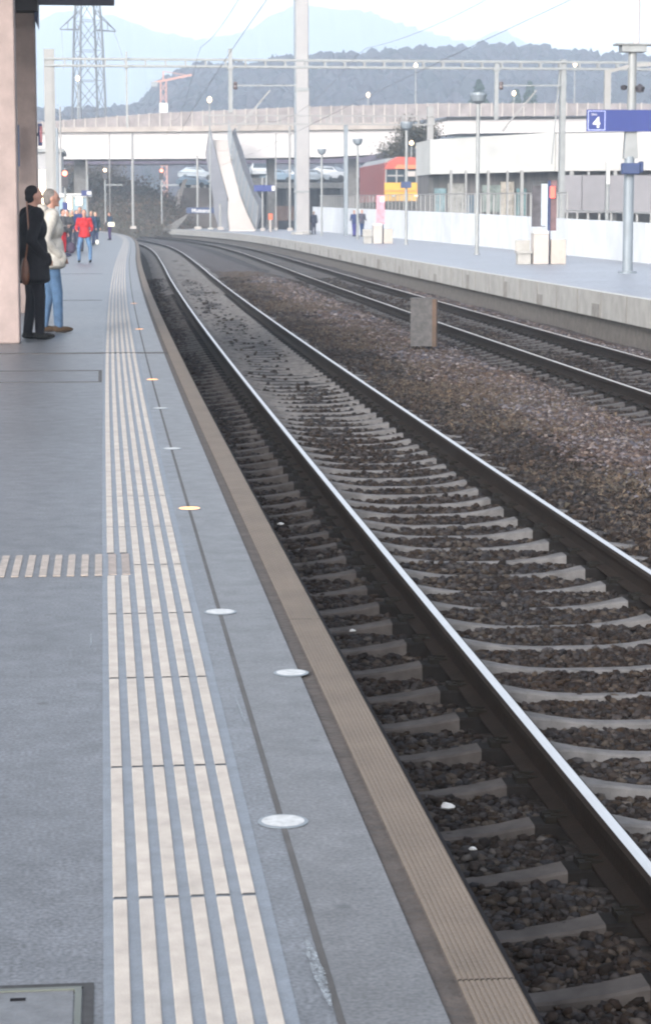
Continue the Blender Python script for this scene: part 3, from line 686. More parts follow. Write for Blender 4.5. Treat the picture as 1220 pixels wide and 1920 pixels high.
# thick pale mast
Yp = 160; x, _ = xz(565, 400, Yp)
t_ = thing('concrete_mast', 'very thick pale mast rising from the opposite platform out of the top of the picture', 'mast', (x, Yp, 0))
MB().box(-.40, .56, -.45, .45, 0, 10.4).box(-.42, .50, -.43, .43, 10.4, 18.5).build('shaft', mat('mast_pale', (.235, .23, .235), .7, var=.08, scale=.8), t_, bevel=.06)
MB().box(-.50, -.34, -.32, .32, 0, 18.5).build('side_channel', M['steel_blue'], t_)
mb = MB().box(-.54, .54, -.5, .5, 3.0, 3.15).box(-.46, .5, -.5, .5, 10.25, 10.5); mb.build('collar', M['steel'], t_)
MB().lathe([(.75, 0), (.75, .12), (.62, .18)], n=8).build('footing', M['concrete'], t_)
# small poles near the bridge
def pole(px, ytop, ybase, Y, r, label, m='steel_pale', name='pole', cat='pole', grp='thin poles around the bridge'):
    x, zt = xz(px, ytop, Y); _, zb = xz(px, ybase, Y)
    t_ = thing(name, label, cat, (x, Y, zb), group=grp)
    MB().bar((0, 0, 0), (0, 0, zt - zb), r, n=8).build('shaft', M[m], t_)
    MB().box(-r * 2.2, r * 2.2, -r * 2.2, r * 2.2, 0, .25).build('footing', M['concrete_pale'], t_)
    return t_, zt - zb
pole(248, 250, 429, 205, .13, 'pale pole at the foot of the bushy bank under the bridge')
pole(517, 250, 432, 186, .06, 'thin pale pole just right of the ramp, seen against the bridge girder')
pole(543, 236, 433, 182, .10, 'pale pole immediately left of the thick mast')
pole(413, 382, 431, 186, .11, 'short whitish post at the left foot of the ramp')
pole(163, 300, 428, 120, .06, 'thin pole carrying a small blue sign above the people on the left platform')
pole(205, 250, 428, 160, .05, 'thin grey pole at the far end of the left platform')
pole(107, 240, 428, 110, .07, 'bluish pole right beside the left portal mast', 'steel_blue')
pole(113, 200, 428, 135, .05, 'thin pale pole second from the left portal mast')

# overhead wires
def wire(name, o, z, y0, y1, label, sag=0, step=2.5, r=.006):
    mb = MB(); Y = y0; prev = None
    while Y <= y1:
        ph = ((Y - 15) % 50) / 50; zz = z - sag * 4 * ph * (1 - ph)
        p_ = P(o, Y, zz)
        if prev: mb.bar(prev, p_, r, n=3)
        prev = p_; Y += step
    mb.build(name, M['wire'], label=label, cat='overhead wire')
wire('contact_wire', 2.55, 4.85, 4, 300, 'straight contact wire above the near track'); wire('catenary_wire', 2.55, 6.3, 4, 300, 'sagging carrier wire above the near track', .7)
wire('contact_wire', 7.3, 4.85, 4, 300, 'straight contact wire above the far track'); wire('catenary_wire', 7.3, 6.3, 4, 300, 'sagging carrier wire above the far track', .7)
# ------------------------------------------------------------------ bridge
YB = 220
br = thing('road_bridge', 'long white road bridge crossing the tracks below the wooded hill', 'bridge', (0, 0, 0))
def band(name, m, tops, bots, y0, y1, bevel=0):
    poly = [xz(px, py, YB) for px, py in bots] + [xz(px, py, YB) for px, py in reversed(tops)]
    return MB().prism(poly, y0, y1).build(name, m, br)
band('girder', M['bridge_white'], [(30, 249), (450, 246), (760, 242)], [(30, 299), (450, 297), (620, 294), (700, 290), (745, 276)], YB, YB + 9)
band('girder', M['bridge_white'], [(761, 240), (840, 226), (1130, 222), (1400, 220)], [(761, 262), (860, 250), (1130, 247), (1400, 247)], YB + .5, YB + 9)
band('fascia', M['beige'], [(30, 240), (450, 236), (760, 229)], [(30, 249), (450, 246), (760, 242)], YB - .5, YB + 9.5)
band('parapet', mat('mottled_parapet', (.19, .17, .17), .85, var=.28, scale=.9), [(30, 232), (130, 225), (300, 212), (560, 201), (820, 194), (1130, 194), (1400, 196)],
     [(30, 240), (450, 236), (760, 229), (840, 219), (1130, 217), (1400, 217)], YB - .3, YB + .1)
for k in range(64):
    px = 60 + k * 20; yt = np.interp(px, [30, 130, 300, 560, 820, 1400], [232, 225, 212, 201, 194, 194]); yb = np.interp(px, [30, 450, 760, 840, 1400], [240, 236, 229, 219, 217])
    x, zt = xz(px, yt, YB); _, zb = xz(px, yb, YB); MB().box(x - .07, x + .07, YB - .42, YB - .303, zb, zt + .06).build('parapet_post', M['concrete_pale'], br)
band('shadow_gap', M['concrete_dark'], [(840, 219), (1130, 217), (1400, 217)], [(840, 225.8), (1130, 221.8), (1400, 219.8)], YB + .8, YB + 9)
for px, w2 in ((507, .35), (660, .5), (150, .6)):
    x, _ = xz(px, 300, YB + 4); _, zt = xz(px, 296, YB); MB().box(x - w2, x + w2, YB + 3, YB + 5, -1.2, zt).build('pier', M['concrete_dark'], br)
# kerb-like second ramp line with coloured clutter of parked things
# ramp up to the bridge
rp = thing('footbridge_ramp', 'steep pale ramp between grey side walls climbing from the opposite platform to the bridge', 'ramp', (0, 0, 0))
def YR(py): return 190 + (431 - py) / (431 - 258) * 27
Lp = [(430, 431), (427, 401), (428, 371), (417, 332), (406, 290), (400, 262)]; Rp = [(478, 431), (462, 398), (450, 366), (440, 328), (430, 290), (426, 262)]
vs = []
for (a, b_), (c, d) in zip(Lp, Rp):
    vs += [at(a, b_, YR(b_)), at(c, d, YR(b_))]
n = len(Lp); fs = [(2 * k, 2 * k + 1, 2 * k + 3, 2 * k + 2) for k in range(n - 1)]
mb = MB().add(vs + [v - Vector((0, 0, .3)) for v in vs], fs + [tuple(i + 2 * n for i in f) for f in fs] + [(2 * k, 2 * k + 2, 2 * k + 2 + 2 * n, 2 * k + 2 * n) for k in range(n - 1)] + [(2 * k + 1, 2 * k + 3, 2 * k + 3 + 2 * n, 2 * k + 1 + 2 * n) for k in range(n - 1)] + [(0, 1, 1 + 2 * n, 2 * n)])
mb.build('walkway', mat('pale_walkway', (.42, .37, .34), .8, var=.05), rp)
def sheet(edge_lo, edge_hi, m, name, th):
    vs = []
    for (a, b_), (c, d), yv in zip(edge_lo, edge_hi, [YR(p[1]) for p in Lp]):
        p0, p1 = at(a, b_, yv), at(c, d, yv); p1.y = p0.y; vs += [p0, p1]
    vs2 = [v + Vector((th, 0, 0)) for v in vs]; k2 = len(vs); n = len(vs) // 2
    fs = [(2 * k, 2 * k + 2, 2 * k + 3, 2 * k + 1) for k in range(n - 1)]
    mb = MB().add(vs + vs2, fs + [tuple(i + k2 for i in f) for f in fs] + [(2 * k + 1, 2 * k + 3, 2 * k + 3 + k2, 2 * k + 1 + k2) for k in range(n - 1)] + [(0, 1, 1 + k2, k2), (k2 - 2, k2 - 1, 2 * k2 - 1, 2 * k2 - 2)])
    return mb.build(name, m, rp)
sheet([(414, 431), (405, 401), (403, 371), (396, 332), (390, 300), (388, 290)], [(428, 428), (425.5, 399), (426.5, 369), (415.5, 330), (404, 284), (395, 240)], mat('ramp_side_grey', (.14, .14, .152), .8, var=.12, scale=.6), 'side_wall', -.15)
sheet([(500, 431), (484, 398), (466, 366), (452, 328), (440, 300), (432, 285)], [(498, 424), (490, 392), (476, 352), (462, 316), (448, 276), (436, 244)], mat('side_dark', (.05, .055, .065), .8, var=.3, scale=2), 'side_wall', .1)
for k in range(30):
    t = k / 29 * 4.999; i = int(t); u = t - i
    lo = [(479, 431), (463, 398), (451, 366), (441, 328), (431, 290), (427, 262)]; hi = [(498, 408), (488, 376), (475, 345), (461, 311), (447, 270), (436, 240)]
    a = np.array(lo[i]) * (1 - u) + np.array(lo[i + 1]) * u; b_ = np.array(hi[i]) * (1 - u) + np.array(hi[i + 1]) * u
    p0 = at(a[0], a[1], YR(a[1])); p1 = at(a[0] + (b_[0] - a[0]) * .25, a[1] - 46 + k * .3, YR(a[1]))
    MB().bar(p0, p1, .055).build('screen_bar', M['steel_blue'] if k % 3 else M['steel_pale'], rp)
vs = []
for (a, b_), (c, d) in zip([(479, 431), (463, 398), (451, 366), (441, 328), (431, 290), (427, 262)], [(492, 386), (475, 354), (463, 322), (452, 284), (442, 256), (438, 240)]):
    vs += [at(a, b_, YR(b_)) + Vector((.12, .1, 0)), at(c, d, YR(b_)) + Vector((.12, .1, 0))]
mb = MB().add(vs, [(2 * k, 2 * k + 2, 2 * k + 3, 2 * k + 1) for k in range(5)]); v2 = [Vector(v) + Vector((.08, 0, 0)) for v in vs]; mb.add(v2, [(2 * k, 2 * k + 2, 2 * k + 3, 2 * k + 1) for k in range(5)]); mb.add(vs + v2, [(2 * k + 1, 2 * k + 3, 2 * k + 15, 2 * k + 13) for k in range(5)])
mb.build('mesh_screen', mat('screen_green_grey', (.065, .07, .085), .7, var=.35, scale=2), rp)
x0, _ = xz(425, 400, 200)
# name sign
x, zb = xz(371, 430, 200)
t_ = thing('station_sign', 'blue station name sign on a white pole at the left of the ramp', 'sign', (x, 200, zb))
MB().bar((0, 0, 0), (0, 0, 6.6), .10, n=8).build('pole', M['steel_pale'], t_); MB().box(-.3, .3, -.3, .3, 0, .25).build('footing', M['concrete_pale'], t_)
bx0, bz0 = xz(350, 400, 199.7); bx1, bz1 = xz(405, 389, 199.7)
MB().box(bx0 - x, bx1 - x, -.3, -.14, bz0 - zb, bz1 - zb).build('board', M['navy'], t_)
text('Muttenz', .50, t_, (bx0 - x + .45, -.31, bz0 - zb + .08), M['white'], bold=.008)
def blue_sign(px0, px1, py0, py1, Y, label):
    xa, zt = xz(px0, py0, Y); xb, zb = xz(px1, py1, Y)
    t_ = thing('blue_sign', label, 'sign', ((xa + xb) / 2, Y, zb)); w2 = (xb - xa) / 2; h = zt - zb
    MB().box(-w2, w2, -.05, .05, 0, h).build('board', M['blue'], t_)
    MB().box(w2 - .25, w2, -.06, -.05, .05, h - .05).build('pictogram', M['white'], t_)
    MB().box(w2 * .2 - .05, w2 * .2 + .05, -.04, .04, h, h + .8).build('bracket', M['steel'], t_)
blue_sign(153, 172, 357, 367, 119.7, 'small blue sign with white end panel over the left platform people')
blue_sign(476, 515, 347, 359, 178, 'blue sign with white end panel hanging right of the ramp')
pole(492, 332, 433, 178.2, .08, 'pale pole carrying the blue sign right of the ramp')
# orange marker post
x, zb = xz(507, 432, 184)
t_ = thing('marker_post', 'white post with a bright orange top right of the ramp foot', 'post', (x, 184, 0))
MB().bar((0, 0, 0), (0, 0, 1.0), .12, n=8).build('post', M['concrete_pale'], t_); MB().box(-.17, .17, -.1, .1, 1.0, 1.5).build('cap', mat('bright_orange', (.6, .1, .04), .5), t_)

# parking deck behind bridge + cars
dk = thing('parking_deck', 'grey parking deck with dark bays below, seen under the bridge right of the ramp', 'parking deck', (0, 0, 0))
YD = 236; xa, zt = xz(462, 342, YD); xb, _ = xz(735, 342, YD); _, zb = xz(0, 352, YD)
MB().box(xa, xb, YD, YD + 30, zb, zt).build('slab', M['concrete'], dk)
for k in range(9): x = xa + .4 + k * 1.95; MB().box(x, x + .3, YD + .4, YD + .8, -1.2, zb).build('column', M['concrete_dark'], dk)
MB().box(xa, xb, YD + 9, YD + 9.3, -1.2, zb).build('back_wall', M['greenish'], dk)
MB().box(xa + 3, xa + 5.3, YD + .3, YD + 4, -1.2, 2.3).build('brick_store', mat('brown_store', (.17, .11, .09), .9, var=.2), dk)
def car(px, z, Y, label, m, rz=0, sc=1):
    x, _ = xz(px, 400, Y)
    t_ = thing('parked_car', label, 'car', (x, Y, z), rz, 'cars parked behind the bridge'); t_.scale = (sc,) * 3
    side = [(-2.1, .35), (2.1, .35), (2.15, .75), (1.95, .88), (1.0, .98), (.35, 1.42), (-1.2, 1.45), (-1.95, .98), (-2.15, .9)]
    vs = []; 
    for s in (-1, 1):
        for y, z_ in side: vs.append((s * (.84 if z_ < 1.1 else .66), -y, z_))
    n = len(side); MB().add(vs, [tuple(range(n)), tuple(range(2 * n - 1, n - 1, -1))] + [(k, (k + 1) % n, (k + 1) % n + n, k + n) for k in range(n)]).build('body', m, t_, bevel=.05)
    MB().add([(-.70, -1.03, 1.02), (.70, -1.03, 1.02), (.60, -.42, 1.42), (-.60, -.42, 1.42), (-.70, -1.0, .99), (.70, -1.0, .99), (.60, -.39, 1.39), (-.60, -.39, 1.39)], [(0, 1, 2, 3), (7, 6, 5, 4), (0, 4, 5, 1), (3, 2, 6, 7)]).build('windscreen', M['glass'], t_)
    for s in (-1, 1):
        MB().add([(s * .83, -.7, 1.0), (s * .83, 1.5, 1.0), (s * .70, 1.1, 1.36), (s * .70, -.4, 1.36), (s * .80, -.7, 1.0), (s * .8, 1.5, 1.0), (s * .67, 1.1, 1.36), (s * .67, -.4, 1.36)], [(0, 1, 2, 3), (7, 6, 5, 4), (0, 4, 5, 1), (3, 2, 6, 7)]).build('side_window', M['glass'], t_)
        MB().box(s * .62 - .16, s * .62 + .16, -2.20, -2.13, .62, .78).build('headlight', M['white'], t_)
        for yy in (-1.35, 1.3):
            w_ = MB(); w_.bar((s * .88, yy, .32), (s * .68, yy, .32), .33, n=12); w_.build('wheel', M['tyre'], t_)
cw = mat('car_white', (.50, .52, .55), .25, var=.03); cb = mat('car_pale_blue', (.18, .25, .32), .25, var=.05); cs = mat('car_silver', (.28, .32, .36), .25, metal=.3, var=.05)
zd = zt
car(487, zd + .55, 243, 'white car facing us on the deck, nearest to the ramp', cw, 0, 1.15)
car(525, zd, 241, 'pale blue car parked at an angle left of the thick mast', cb, R(62)); car(588, zd, 240, 'silver car parked at an angle just right of the thick mast', cs, R(62)); car(622, zd + .1, 240, 'white car parked at an angle under the bridge end', cw, R(58), 1.15)
MB().box(xz(466, 0, 245)[0], xz(512, 0, 245)[0], 240.6, 247, zd - .02, zd + .55).build('loading_plinth', M['concrete_dark'], label='low dark concrete plinth under the white car on the deck', cat='plinth')
car(505, zd, 246, 'silver car half hidden behind the white car by the ramp', cs, R(70), 1.05); car(545, zd + .05, 244, 'white car mostly hidden behind the thick mast', cw, R(60)); car(606, zd, 246, 'pale blue car in the row behind the silver and white cars', cb, R(70), 1.05)
car(655, zd, 244, 'silver car at the right end of the deck row left of the locomotive', cs, R(65))
MB().prism([xz(px, py, 252) for px, py in ((110, 309), (730, 305), (730, 290), (110, 292))], 252, 258).build('far_viaduct', mat('viaduct_purple', (.06, .05, .075), .8, var=.35, scale=.5), label='dark viaduct beam seen in the gap just below the white bridge girder', cat='viaduct')
# left terrace with van
te = thing('terrace_wall', 'concrete terrace wall with sloping parapet at the top of the bank left of the ramp', 'wall', (0, 0, 0))
YT = 232; poly = [xz(px, py, YT) for px, py in ((322, 432), (414, 432), (400, 352), (345, 352), (336, 372))]
MB().prism(poly, YT, YT + 18).build('wall_body', mat('terrace_brown', (.12, .105, .10), .9, var=.3, scale=.5), te)
MB().prism([xz(px, py, YT) for px, py in ((326, 405), (333, 404), (340, 372), (345, 352), (352, 335), (344, 337), (334, 365))], YT - .4, YT + 1).build('parapet', M['concrete_pale'], te)
zv = xz(0, 352, YT + 4)[1]
car(366, zv, YT + 4, 'pale blue car on the terrace left of the ramp', cb, R(60), .9); car(372, zv + .9, YT + 12, 'silver car behind the pale blue one on the terrace', cs, R(80))
MB().box(xz(340, 0, YT + 9)[0], xz(402, 0, YT + 9)[0], YT + 8.6, YT + 18, zv - .3, zv + .9).build('raised_terrace', M['concrete'], label='raised concrete step behind the pale blue car on the terrace', cat='terrace')

# locomotive
x, _ = xz(761, 400, 150)
lo = thing('locomotive', 'red locomotive with bright yellow front behind the white wall', 'locomotive', (x, 150, 1.4))
poly = [(-1.48, .9), (1.48, .9), (1.48, 2.55), (-1.48, 2.55)]
MB().prism([(-1.48, .9), (1.48, .9), (1.48, 3.55), (-1.48, 3.55)], .25, 15).build('body', M['red'], lo, bevel=.04)
MB().prism([(-1.5, .95), (1.5, .95), (1.5, 2.2), (-1.5, 2.2)], 0, .25).build('front_panel', M['yellow'], lo, bevel=.03)
MB().box(-1.5, 1.5, -.06, 0, 1.62, 1.70).build('front_stripe', M['orange'], lo)
mb = MB(); mb.box(-1.42, 1.42, .06, .25, 2.2, 3.1); mb.build('cab_window', M['glass'], lo)
mb = MB()
for xx in (-1.46, -.72, -.03, .66, 1.36): mb.box(xx, xx + .1, -.02, .06, 2.2, 3.1)
mb.box(-1.3, -.2, -.01, .05, 2.62, 2.72); mb.build('window_frame', M['steel_pale'], lo)
MB().box(.0, .62, -.03, .04, 2.62, 2.98).build('destination_panel', M['concrete_pale'], lo)
poly = [(-1.5, 3.12), (1.5, 3.12), (1.15, 3.62), (.55, 3.92), (-.6, 3.95), (-1.2, 3.6)]
MB().prism(poly, -.05, 1.6).build('roof_hood', mat('hood_red', (.30, .05, .035), .5, var=.15), lo)
MB().prism([(-.85, 3.14), (1.42, 3.14), (1.1, 3.4), (-.6, 3.42)], -.12, -.052).build('hood_panel', mat('hood_orange', (.42, .15, .07), .5, var=.1), lo)
MB().prism([(-1.4, 3.552), (1.4, 3.552), (1.0, 3.9), (-1.0, 3.9)], 1.7, 15).build('roof', M['steel'], lo)
for xx, on in ((-.9, 0), (.7, 1), (.95, 1)): MB().lathe([(.05, 0), (.12, .02), (.12, .1), (.04, .12)], c=(xx, -.1, 1.25), n=10).build('headlight', M['globe'] if on else M['white'], lo)
MB().box(-1.3, 1.3, .3, 14.5, .25, .9).build('underframe', M['black'], lo)
for yy in (2, 4.5, 10, 12.5):
    for s in (-1, 1): MB().bar((s * .8, yy, .45), (s * .68, yy, .45), .5, n=14).build('wheel', M['clip'], lo)
MB().box(x - 1.8, x + 1.8, 146, 170, .75, 1.35).build('siding_bed', M['ballast'], kind='structure')

# signals
def signal(px, py, Y, label, on, q=.7):
    x, z = xz(px, py, Y); _, zb = xz(px, 420, Y)
    t_ = thing('railway_signal', label, 'signal', (x, Y, zb), group='railway signals under the bridge')
    h = z - zb; MB().bar((0, .1, 0), (0, .1, h + .3), .07, n=8).build('mast', M['steel'], t_)
    MB().box(-.28 * q, .28 * q, -.08, .08, h - 1.1 * q, h + .3 * q).build('signal_head', M['canopy'], t_)
    MB().box(-.1, 1.5, .1, .2, h - 1.3, h - 1.2).build('platform_arm', M['steel'], t_)
    l = MB(); l.bar((0, -.14, h), (0, -.08, h), .14, n=12); l.build('lamp', on, t_)
signal(197, 319, 190, 'railway signal with an orange light at the left under the bridge', M['globe']); signal(303, 320, 195, 'railway signal with a reddish light in front of the bank, nearer the ramp', M['red_light'])
signal(122, 325, 125, 'railway signal with a pink red light above the left platform shelter', M['red_light'])
# shelter on the left platform
xs, _ = xz(140, 400, 128)
sh = thing('waiting_shelter', 'glazed shelter with lit yellow panels beyond the group on the left platform', 'shelter', (xs, 128, 0))
MB().box(-1.1, .8, -.1, 2.2, 2.45, 2.65).build('roof', M['white'], sh)
MB().box(-.55, -.15, -.12, -.06, 1.75, 2.45).build('lit_panel', M['lit_window'], sh); MB().box(.1, .45, -.12, -.06, 2.0, 2.45).build('lit_panel', M['lit_window'], sh)
for xx in (-1.05, -.6, -.1, .45, .75): MB().box(xx - .04, xx + .04, -.04, .04, 0, 2.45).build('post', M['steel_pale'], sh)
MB().box(-1.0, .72, .02, .04, .3, 2.4).build('glass_panel', mat('blue_glass', (.18, .26, .32), .2), sh)
kx, _ = xz(123, 400, 118)
kk_ = thing('ticket_machine', 'tall dark blue ticket machine with pink top behind the waiting group', 'ticket machine', (kx, 118, 0))
MB().box(-.13, .15, -.2, .2, 0, 2.1).build('cabinet', M['blue'], kk_, bevel=.02); MB().box(-.11, .13, -.21, -.2, 1.3, 1.7).build('screen', M['white'], kk_)
# building at far left behind masts
hx, _ = xz(60, 400, 150)
hb = thing('station_building', 'pale station building with a lit yellow window strip behind the left pillars', 'building', (hx, 150, 0))
MB().box(-3, 2.0, 0, 12, 0, 5.6).build('wall', mat('pale_render', (.25, .25, .26), .8, var=.08), hb)
MB().box(.55, .95, -.06, 0, .6, 4.4).build('lit_window', M['lit_window'], hb); MB().box(1.2, 1.5, -.05, 0, 1, 3.5).build('window', M['glass'], hb)
MB().box(-3.3, 2.2, -.3, 12.3, 5.6, 5.85).build('roof', M['steel'], hb)

# ------------------------------------------------------------------ bank under the bridge
def leafmat(name, cols):
    m, t, b = principled(name); N = t.nodes; L = t.links
    g = N.new('ShaderNodeNewGeometry'); cr = N.new('ShaderNodeValToRGB'); e = cr.color_ramp.elements
    e[0].color = (*cols[0], 1); e[1].color = (*cols[-1], 1)
    for k in range(1, len(cols) - 1): x = e.new(k / (len(cols) - 1)); x.color = (*cols[k], 1)
    L.new(g.outputs['Random Per Island'], cr.inputs[0]); L.new(cr.outputs[0], b.inputs['Base Color']); b.inputs['Roughness'].default_value = .9
    b.inputs['Specular IOR Level'].default_value = .2
    return m
M['brush'] = leafmat('winter_brush', [(.04, .03, .024), (.08, .058, .046), (.035, .04, .025), (.12, .085, .068)])
poly = [xz(px, py, 236) for px, py in ((60, 432), (340, 432), (345, 372), (330, 350), (290, 325), (240, 318), (190, 322), (60, 320))]
bk = MB(); gx = []
xa, xb = poly[0][0] - 6, poly[1][0] + .5; nn = 40
vs = []; H = lambda u: np.interp(u, [0, .3, .65, .9, 1], [7.0, 7.6, 7.0, 4.6, 3.0])
for j in range(12):
    for i in range(nn):
        u = i / (nn - 1); v_ = j / 11; vs.append((xa + (xb - xa) * u, 212 + v_ * 26 + 10 * (1 - u) * v_, -1.2 + H(u) * v_ ** .8 + .25 * math.sin(i * 1.3) * math.sin(j * 2.1)))
bk.add(vs, [(j * nn + i, j * nn + i + 1, (j + 1) * nn + i + 1, (j + 1) * nn + i) for j in range(11) for i in range(nn - 1)])
bk.build('embankment', M['ground'], kind='structure')
n = 26000; u = rng.random(n); v_ = rng.random(n); X = xa + (xb - xa) * u; YY_ = 212 + v_ * 26 + 10 * (1 - u) * v_
ZZ = -1.2 + H(u) * v_ ** .8 + rng.random(n) ** 2 * (1.3 + .8 * np.sin(X * .9) * np.sin(YY_ * .5)) 
V, f = tri_cloud(np.stack([X, YY_, ZZ], -1), rng.uniform(.05, .22, n))
raw('bank_brush', V, f, 3, M['brush'], kind='stuff', label='brown leafless brush covering the bank under the bridge')
MB().prism([xz(px, py, 214) for px, py in ((345, 405), (357, 398), (330, 432), (300, 432))], 213.6, 214.2).build('bank_path', M['concrete_dark'], kind='structure')
# low wall beyond the platform end across the tracks
lw = MB(); lw.box(-6, 11, 262, 262.5, -1, -.2); lw.build('track_end_wall', M['concrete'], label='low pale wall beyond the tracks at the foot of the bank', cat='wall')

# ------------------------------------------------------------------ trees
M['bark'] = mat('bark', (.07, .055, .045), .9, var=.3)
M['dark_leaf'] = leafmat('dark_foliage', [(.02, .02, .015), (.05, .045, .03), (.03, .035, .02), (.09, .07, .05)])
M['conifer'] = leafmat('conifer_needles', [(.012, .03, .018), (.03, .055, .03), (.02, .04, .03)])
M['twig'] = leafmat('bare_twigs', [(.07, .06, .06), (.14, .11, .10), (.10, .09, .10)])
def tree(name, x, y, z, h, r, kind, label, n=3500, grp=None):
    t_ = thing(name, label, 'tree', (x, y, z), group=grp)
    mb = MB(); mb.bar((0, 0, -1), (0, 0, h * .45), h * .022, h * .015, n=8)
    for k in range(9):
        a = k * 2.4; z0_ = h * random.uniform(.25, .5); L_ = r * random.uniform(.5, .95)
        mb.bar((0, 0, z0_), (math.cos(a) * L_, math.sin(a) * L_, z0_ + h * random.uniform(.15, .4)), h * .010, h * .003, n=5)
    if kind == 'conifer': mb.bar((0, 0, h * .4), (0, 0, h * .97), h * .013, h * .003, n=6)
    mb.build('trunk', M['bark'], t_)
    if kind == 'conifer':
        zz = rng.random(n) ** .75; lay = (zz * 16) % 1; rr = r * (1 - zz) ** .9 * (.55 + .5 * (1 - lay)) * rng.random(n) ** .5; a = rng.uniform(0, 6.28, n)
        pos = np.stack([np.cos(a) * rr, np.sin(a) * rr, h * (.12 + .88 * zz)], -1); V, f = tri_cloud(pos, h * .022); m = M['conifer']
    elif kind == 'bare':
        nb = 260; V = []; 
        for k in range(nb):
            a = random.uniform(0, 6.28); s = random.uniform(.2, .6) * h; e_ = Vector((math.cos(a) * r * random.uniform(.3, 1), math.sin(a) * r * random.uniform(.3, 1), s + random.uniform(.15, .45) * h))
            s0 = Vector((e_.x * .3, e_.y * .3, s)); d = Vector((.05, .05, 0)); V += [s0, s0 + d, e_]
            for q in range(3): m_ = s0.lerp(e_, random.uniform(.3, .9)); e2 = m_ + Vector((random.uniform(-1, 1), random.uniform(-1, 1), random.uniform(.2, 1.2))) * r * .35; V += [m_, m_ + d * .8, e2]
        V = np.array([v[:] for v in V]); f = np.arange(len(V)); m = M['twig']
    else:
        nc = 26; cc = rng.normal(size=(nc, 3)); cc /= np.linalg.norm(cc, axis=1, keepdims=True); cc *= rng.uniform(.35, .85, (nc, 1)); cc = cc * [r, r, h * .33] + [0, 0, h * .64]
        i = rng.integers(0, nc, n); d = rng.normal(size=(n, 3)) * r * .17; V, f = tri_cloud(cc[i] + d, r * .045); m = M['dark_leaf']
    raw('crown', V, f, 3, m, parent=t_)
x, z = xz(768, 400, 185); tree('broadleaf_tree', x + .2, 185, .7, 9.6, 2.7, 'leaf', 'dark bushy tree behind the locomotive, left of the retaining wall', 16000)
x, z = xz(895, 400, 420); tree('conifer_tree', x, 420, -1, 27.5, 10.5, 'conifer', 'dark conifer above the bridge, largest and leftmost of the three', 3500, 'conifers behind the bridge')
x, z = xz(965, 400, 460); tree('conifer_tree', x, 460, -1, 28, 8, 'conifer', 'dark conifer behind the bridge lamp, middle of the three', 2500, 'conifers behind the bridge')
x, z = xz(990, 400, 440); tree('conifer_tree', x, 440, -1, 28.5, 8.5, 'conifer', 'dark conifer above the bridge, rightmost of the three', 2500, 'conifers behind the bridge')
x, z = xz(138, 400, 330); tree('bare_tree', x, 330, -1, 19, 4.5, 'bare', 'leafless tree in front of the lattice tower left of its legs', grp='leafless trees beyond the bridge')
x, z = xz(205, 400, 350); tree('bare_tree', x, 350, -1, 17, 4, 'bare', 'leafless tree low at the right of the lattice tower', grp='leafless trees beyond the bridge')

# ------------------------------------------------------------------ lattice tower, crane, bridge lamps
YL = 380; x, _ = xz(170, 400, YL)
lt = thing('lattice_tower', 'tall steel lattice power tower rising behind the bridge at the left', 'power tower', (x, YL, -1.2), R(18))
mst = mat('tower_steel', (.085, .09, .10), .6, var=.1)
def hw(z): return 2.75 - z * .026 if z < 34 else max(.3, 1.87 - (z - 34) * .07)
for sx in (-1, 1):
    for sy in (-1, 1):
        mb = MB(); zz = 0
        while zz < 50: mb.bar((sx * hw(zz), sy * hw(zz), zz), (sx * hw(zz + 5), sy * hw(zz + 5), zz + 5), .2); zz += 5
        mb.build('leg', mst, lt)
mb = MB(); zz = 0
while zz < 50:
    a, b_ = hw(zz), hw(zz + 5)
    for s in (-1, 1):
        mb.bar((-a, s * a, zz), (b_, s * b_, zz + 5), .07); mb.bar((a, s * a, zz), (-b_, s * b_, zz + 5), .07)
        mb.bar((s * a, -a, zz), (s * b_, b_, zz + 5), .07); mb.bar((s * a, a, zz), (s * b_, -b_, zz + 5), .07); mb.bar((-a, s * a, zz), (a, s * a, zz), .07)
    zz += 5
mb.build('bracing', mst, lt)
for s in (-1, 1):
    mb = MB(); zc = 33.5
    for sy in (-.8, .8): mb.bar((s * 1.5, sy, zc), (s * 4.9, 0, zc - .1), .12); mb.bar((s * 1.3, sy, zc + 3.2), (s * 4.9, 0, zc), .09)
    for q in (.3, .6): mb.bar((s * (1.5 + 3.4 * q), 0, zc), (s * (1.3 + 3.6 * q), 0, zc + 3.2 * (1 - q)), .07)
    mb.build('cross_arm', mst, lt)
    MB().bar((s * 4.6, 0, zc), (s * 5.6, -4, zc - 7), .05).build('jumper_cable', M['wire'], lt)
YC = 470; x, zb = xz(307, 215, YC)
cr_ = thing('tower_crane', 'small orange tower crane above the bridge left of the wooded hill', 'crane', (x, YC, -1.2)); Ht = xz(0, 150, YC)[1] + 1.2
m_or = mat('crane_orange', (.40, .20, .15), .6, var=.1)
mb = MB()
for sx in (-.6, .6):
    for sy in (-.6, .6): mb.bar((sx, sy, 0), (sx, sy, Ht), .16)
zz = 0
while zz < Ht - 2: mb.bar((-.6, -.6, zz), (.6, -.6, zz + 2), .1); mb.bar((.6, .6, zz), (-.6, .6, zz + 2), .1); zz += 2
mb.build('mast', m_or, cr_)
MB().bar((-2.3, 0, Ht - .4), (6.0, 0, Ht + 1.3), .3).bar((0, 0, Ht), (0, 0, Ht + 2), .2).bar((0, 0, Ht + 2), (5, 0, Ht + 1.2), .1).build('jib', m_or, cr_)
MB().box(-2.6, -1.2, -.5, .5, Ht - 1.2, Ht - .2).build('counterweight', M['steel'], cr_); MB().box(-.9, .9, -.9, .9, Ht - 6.6, Ht - 4.6).build('cab', M['white'], cr_)
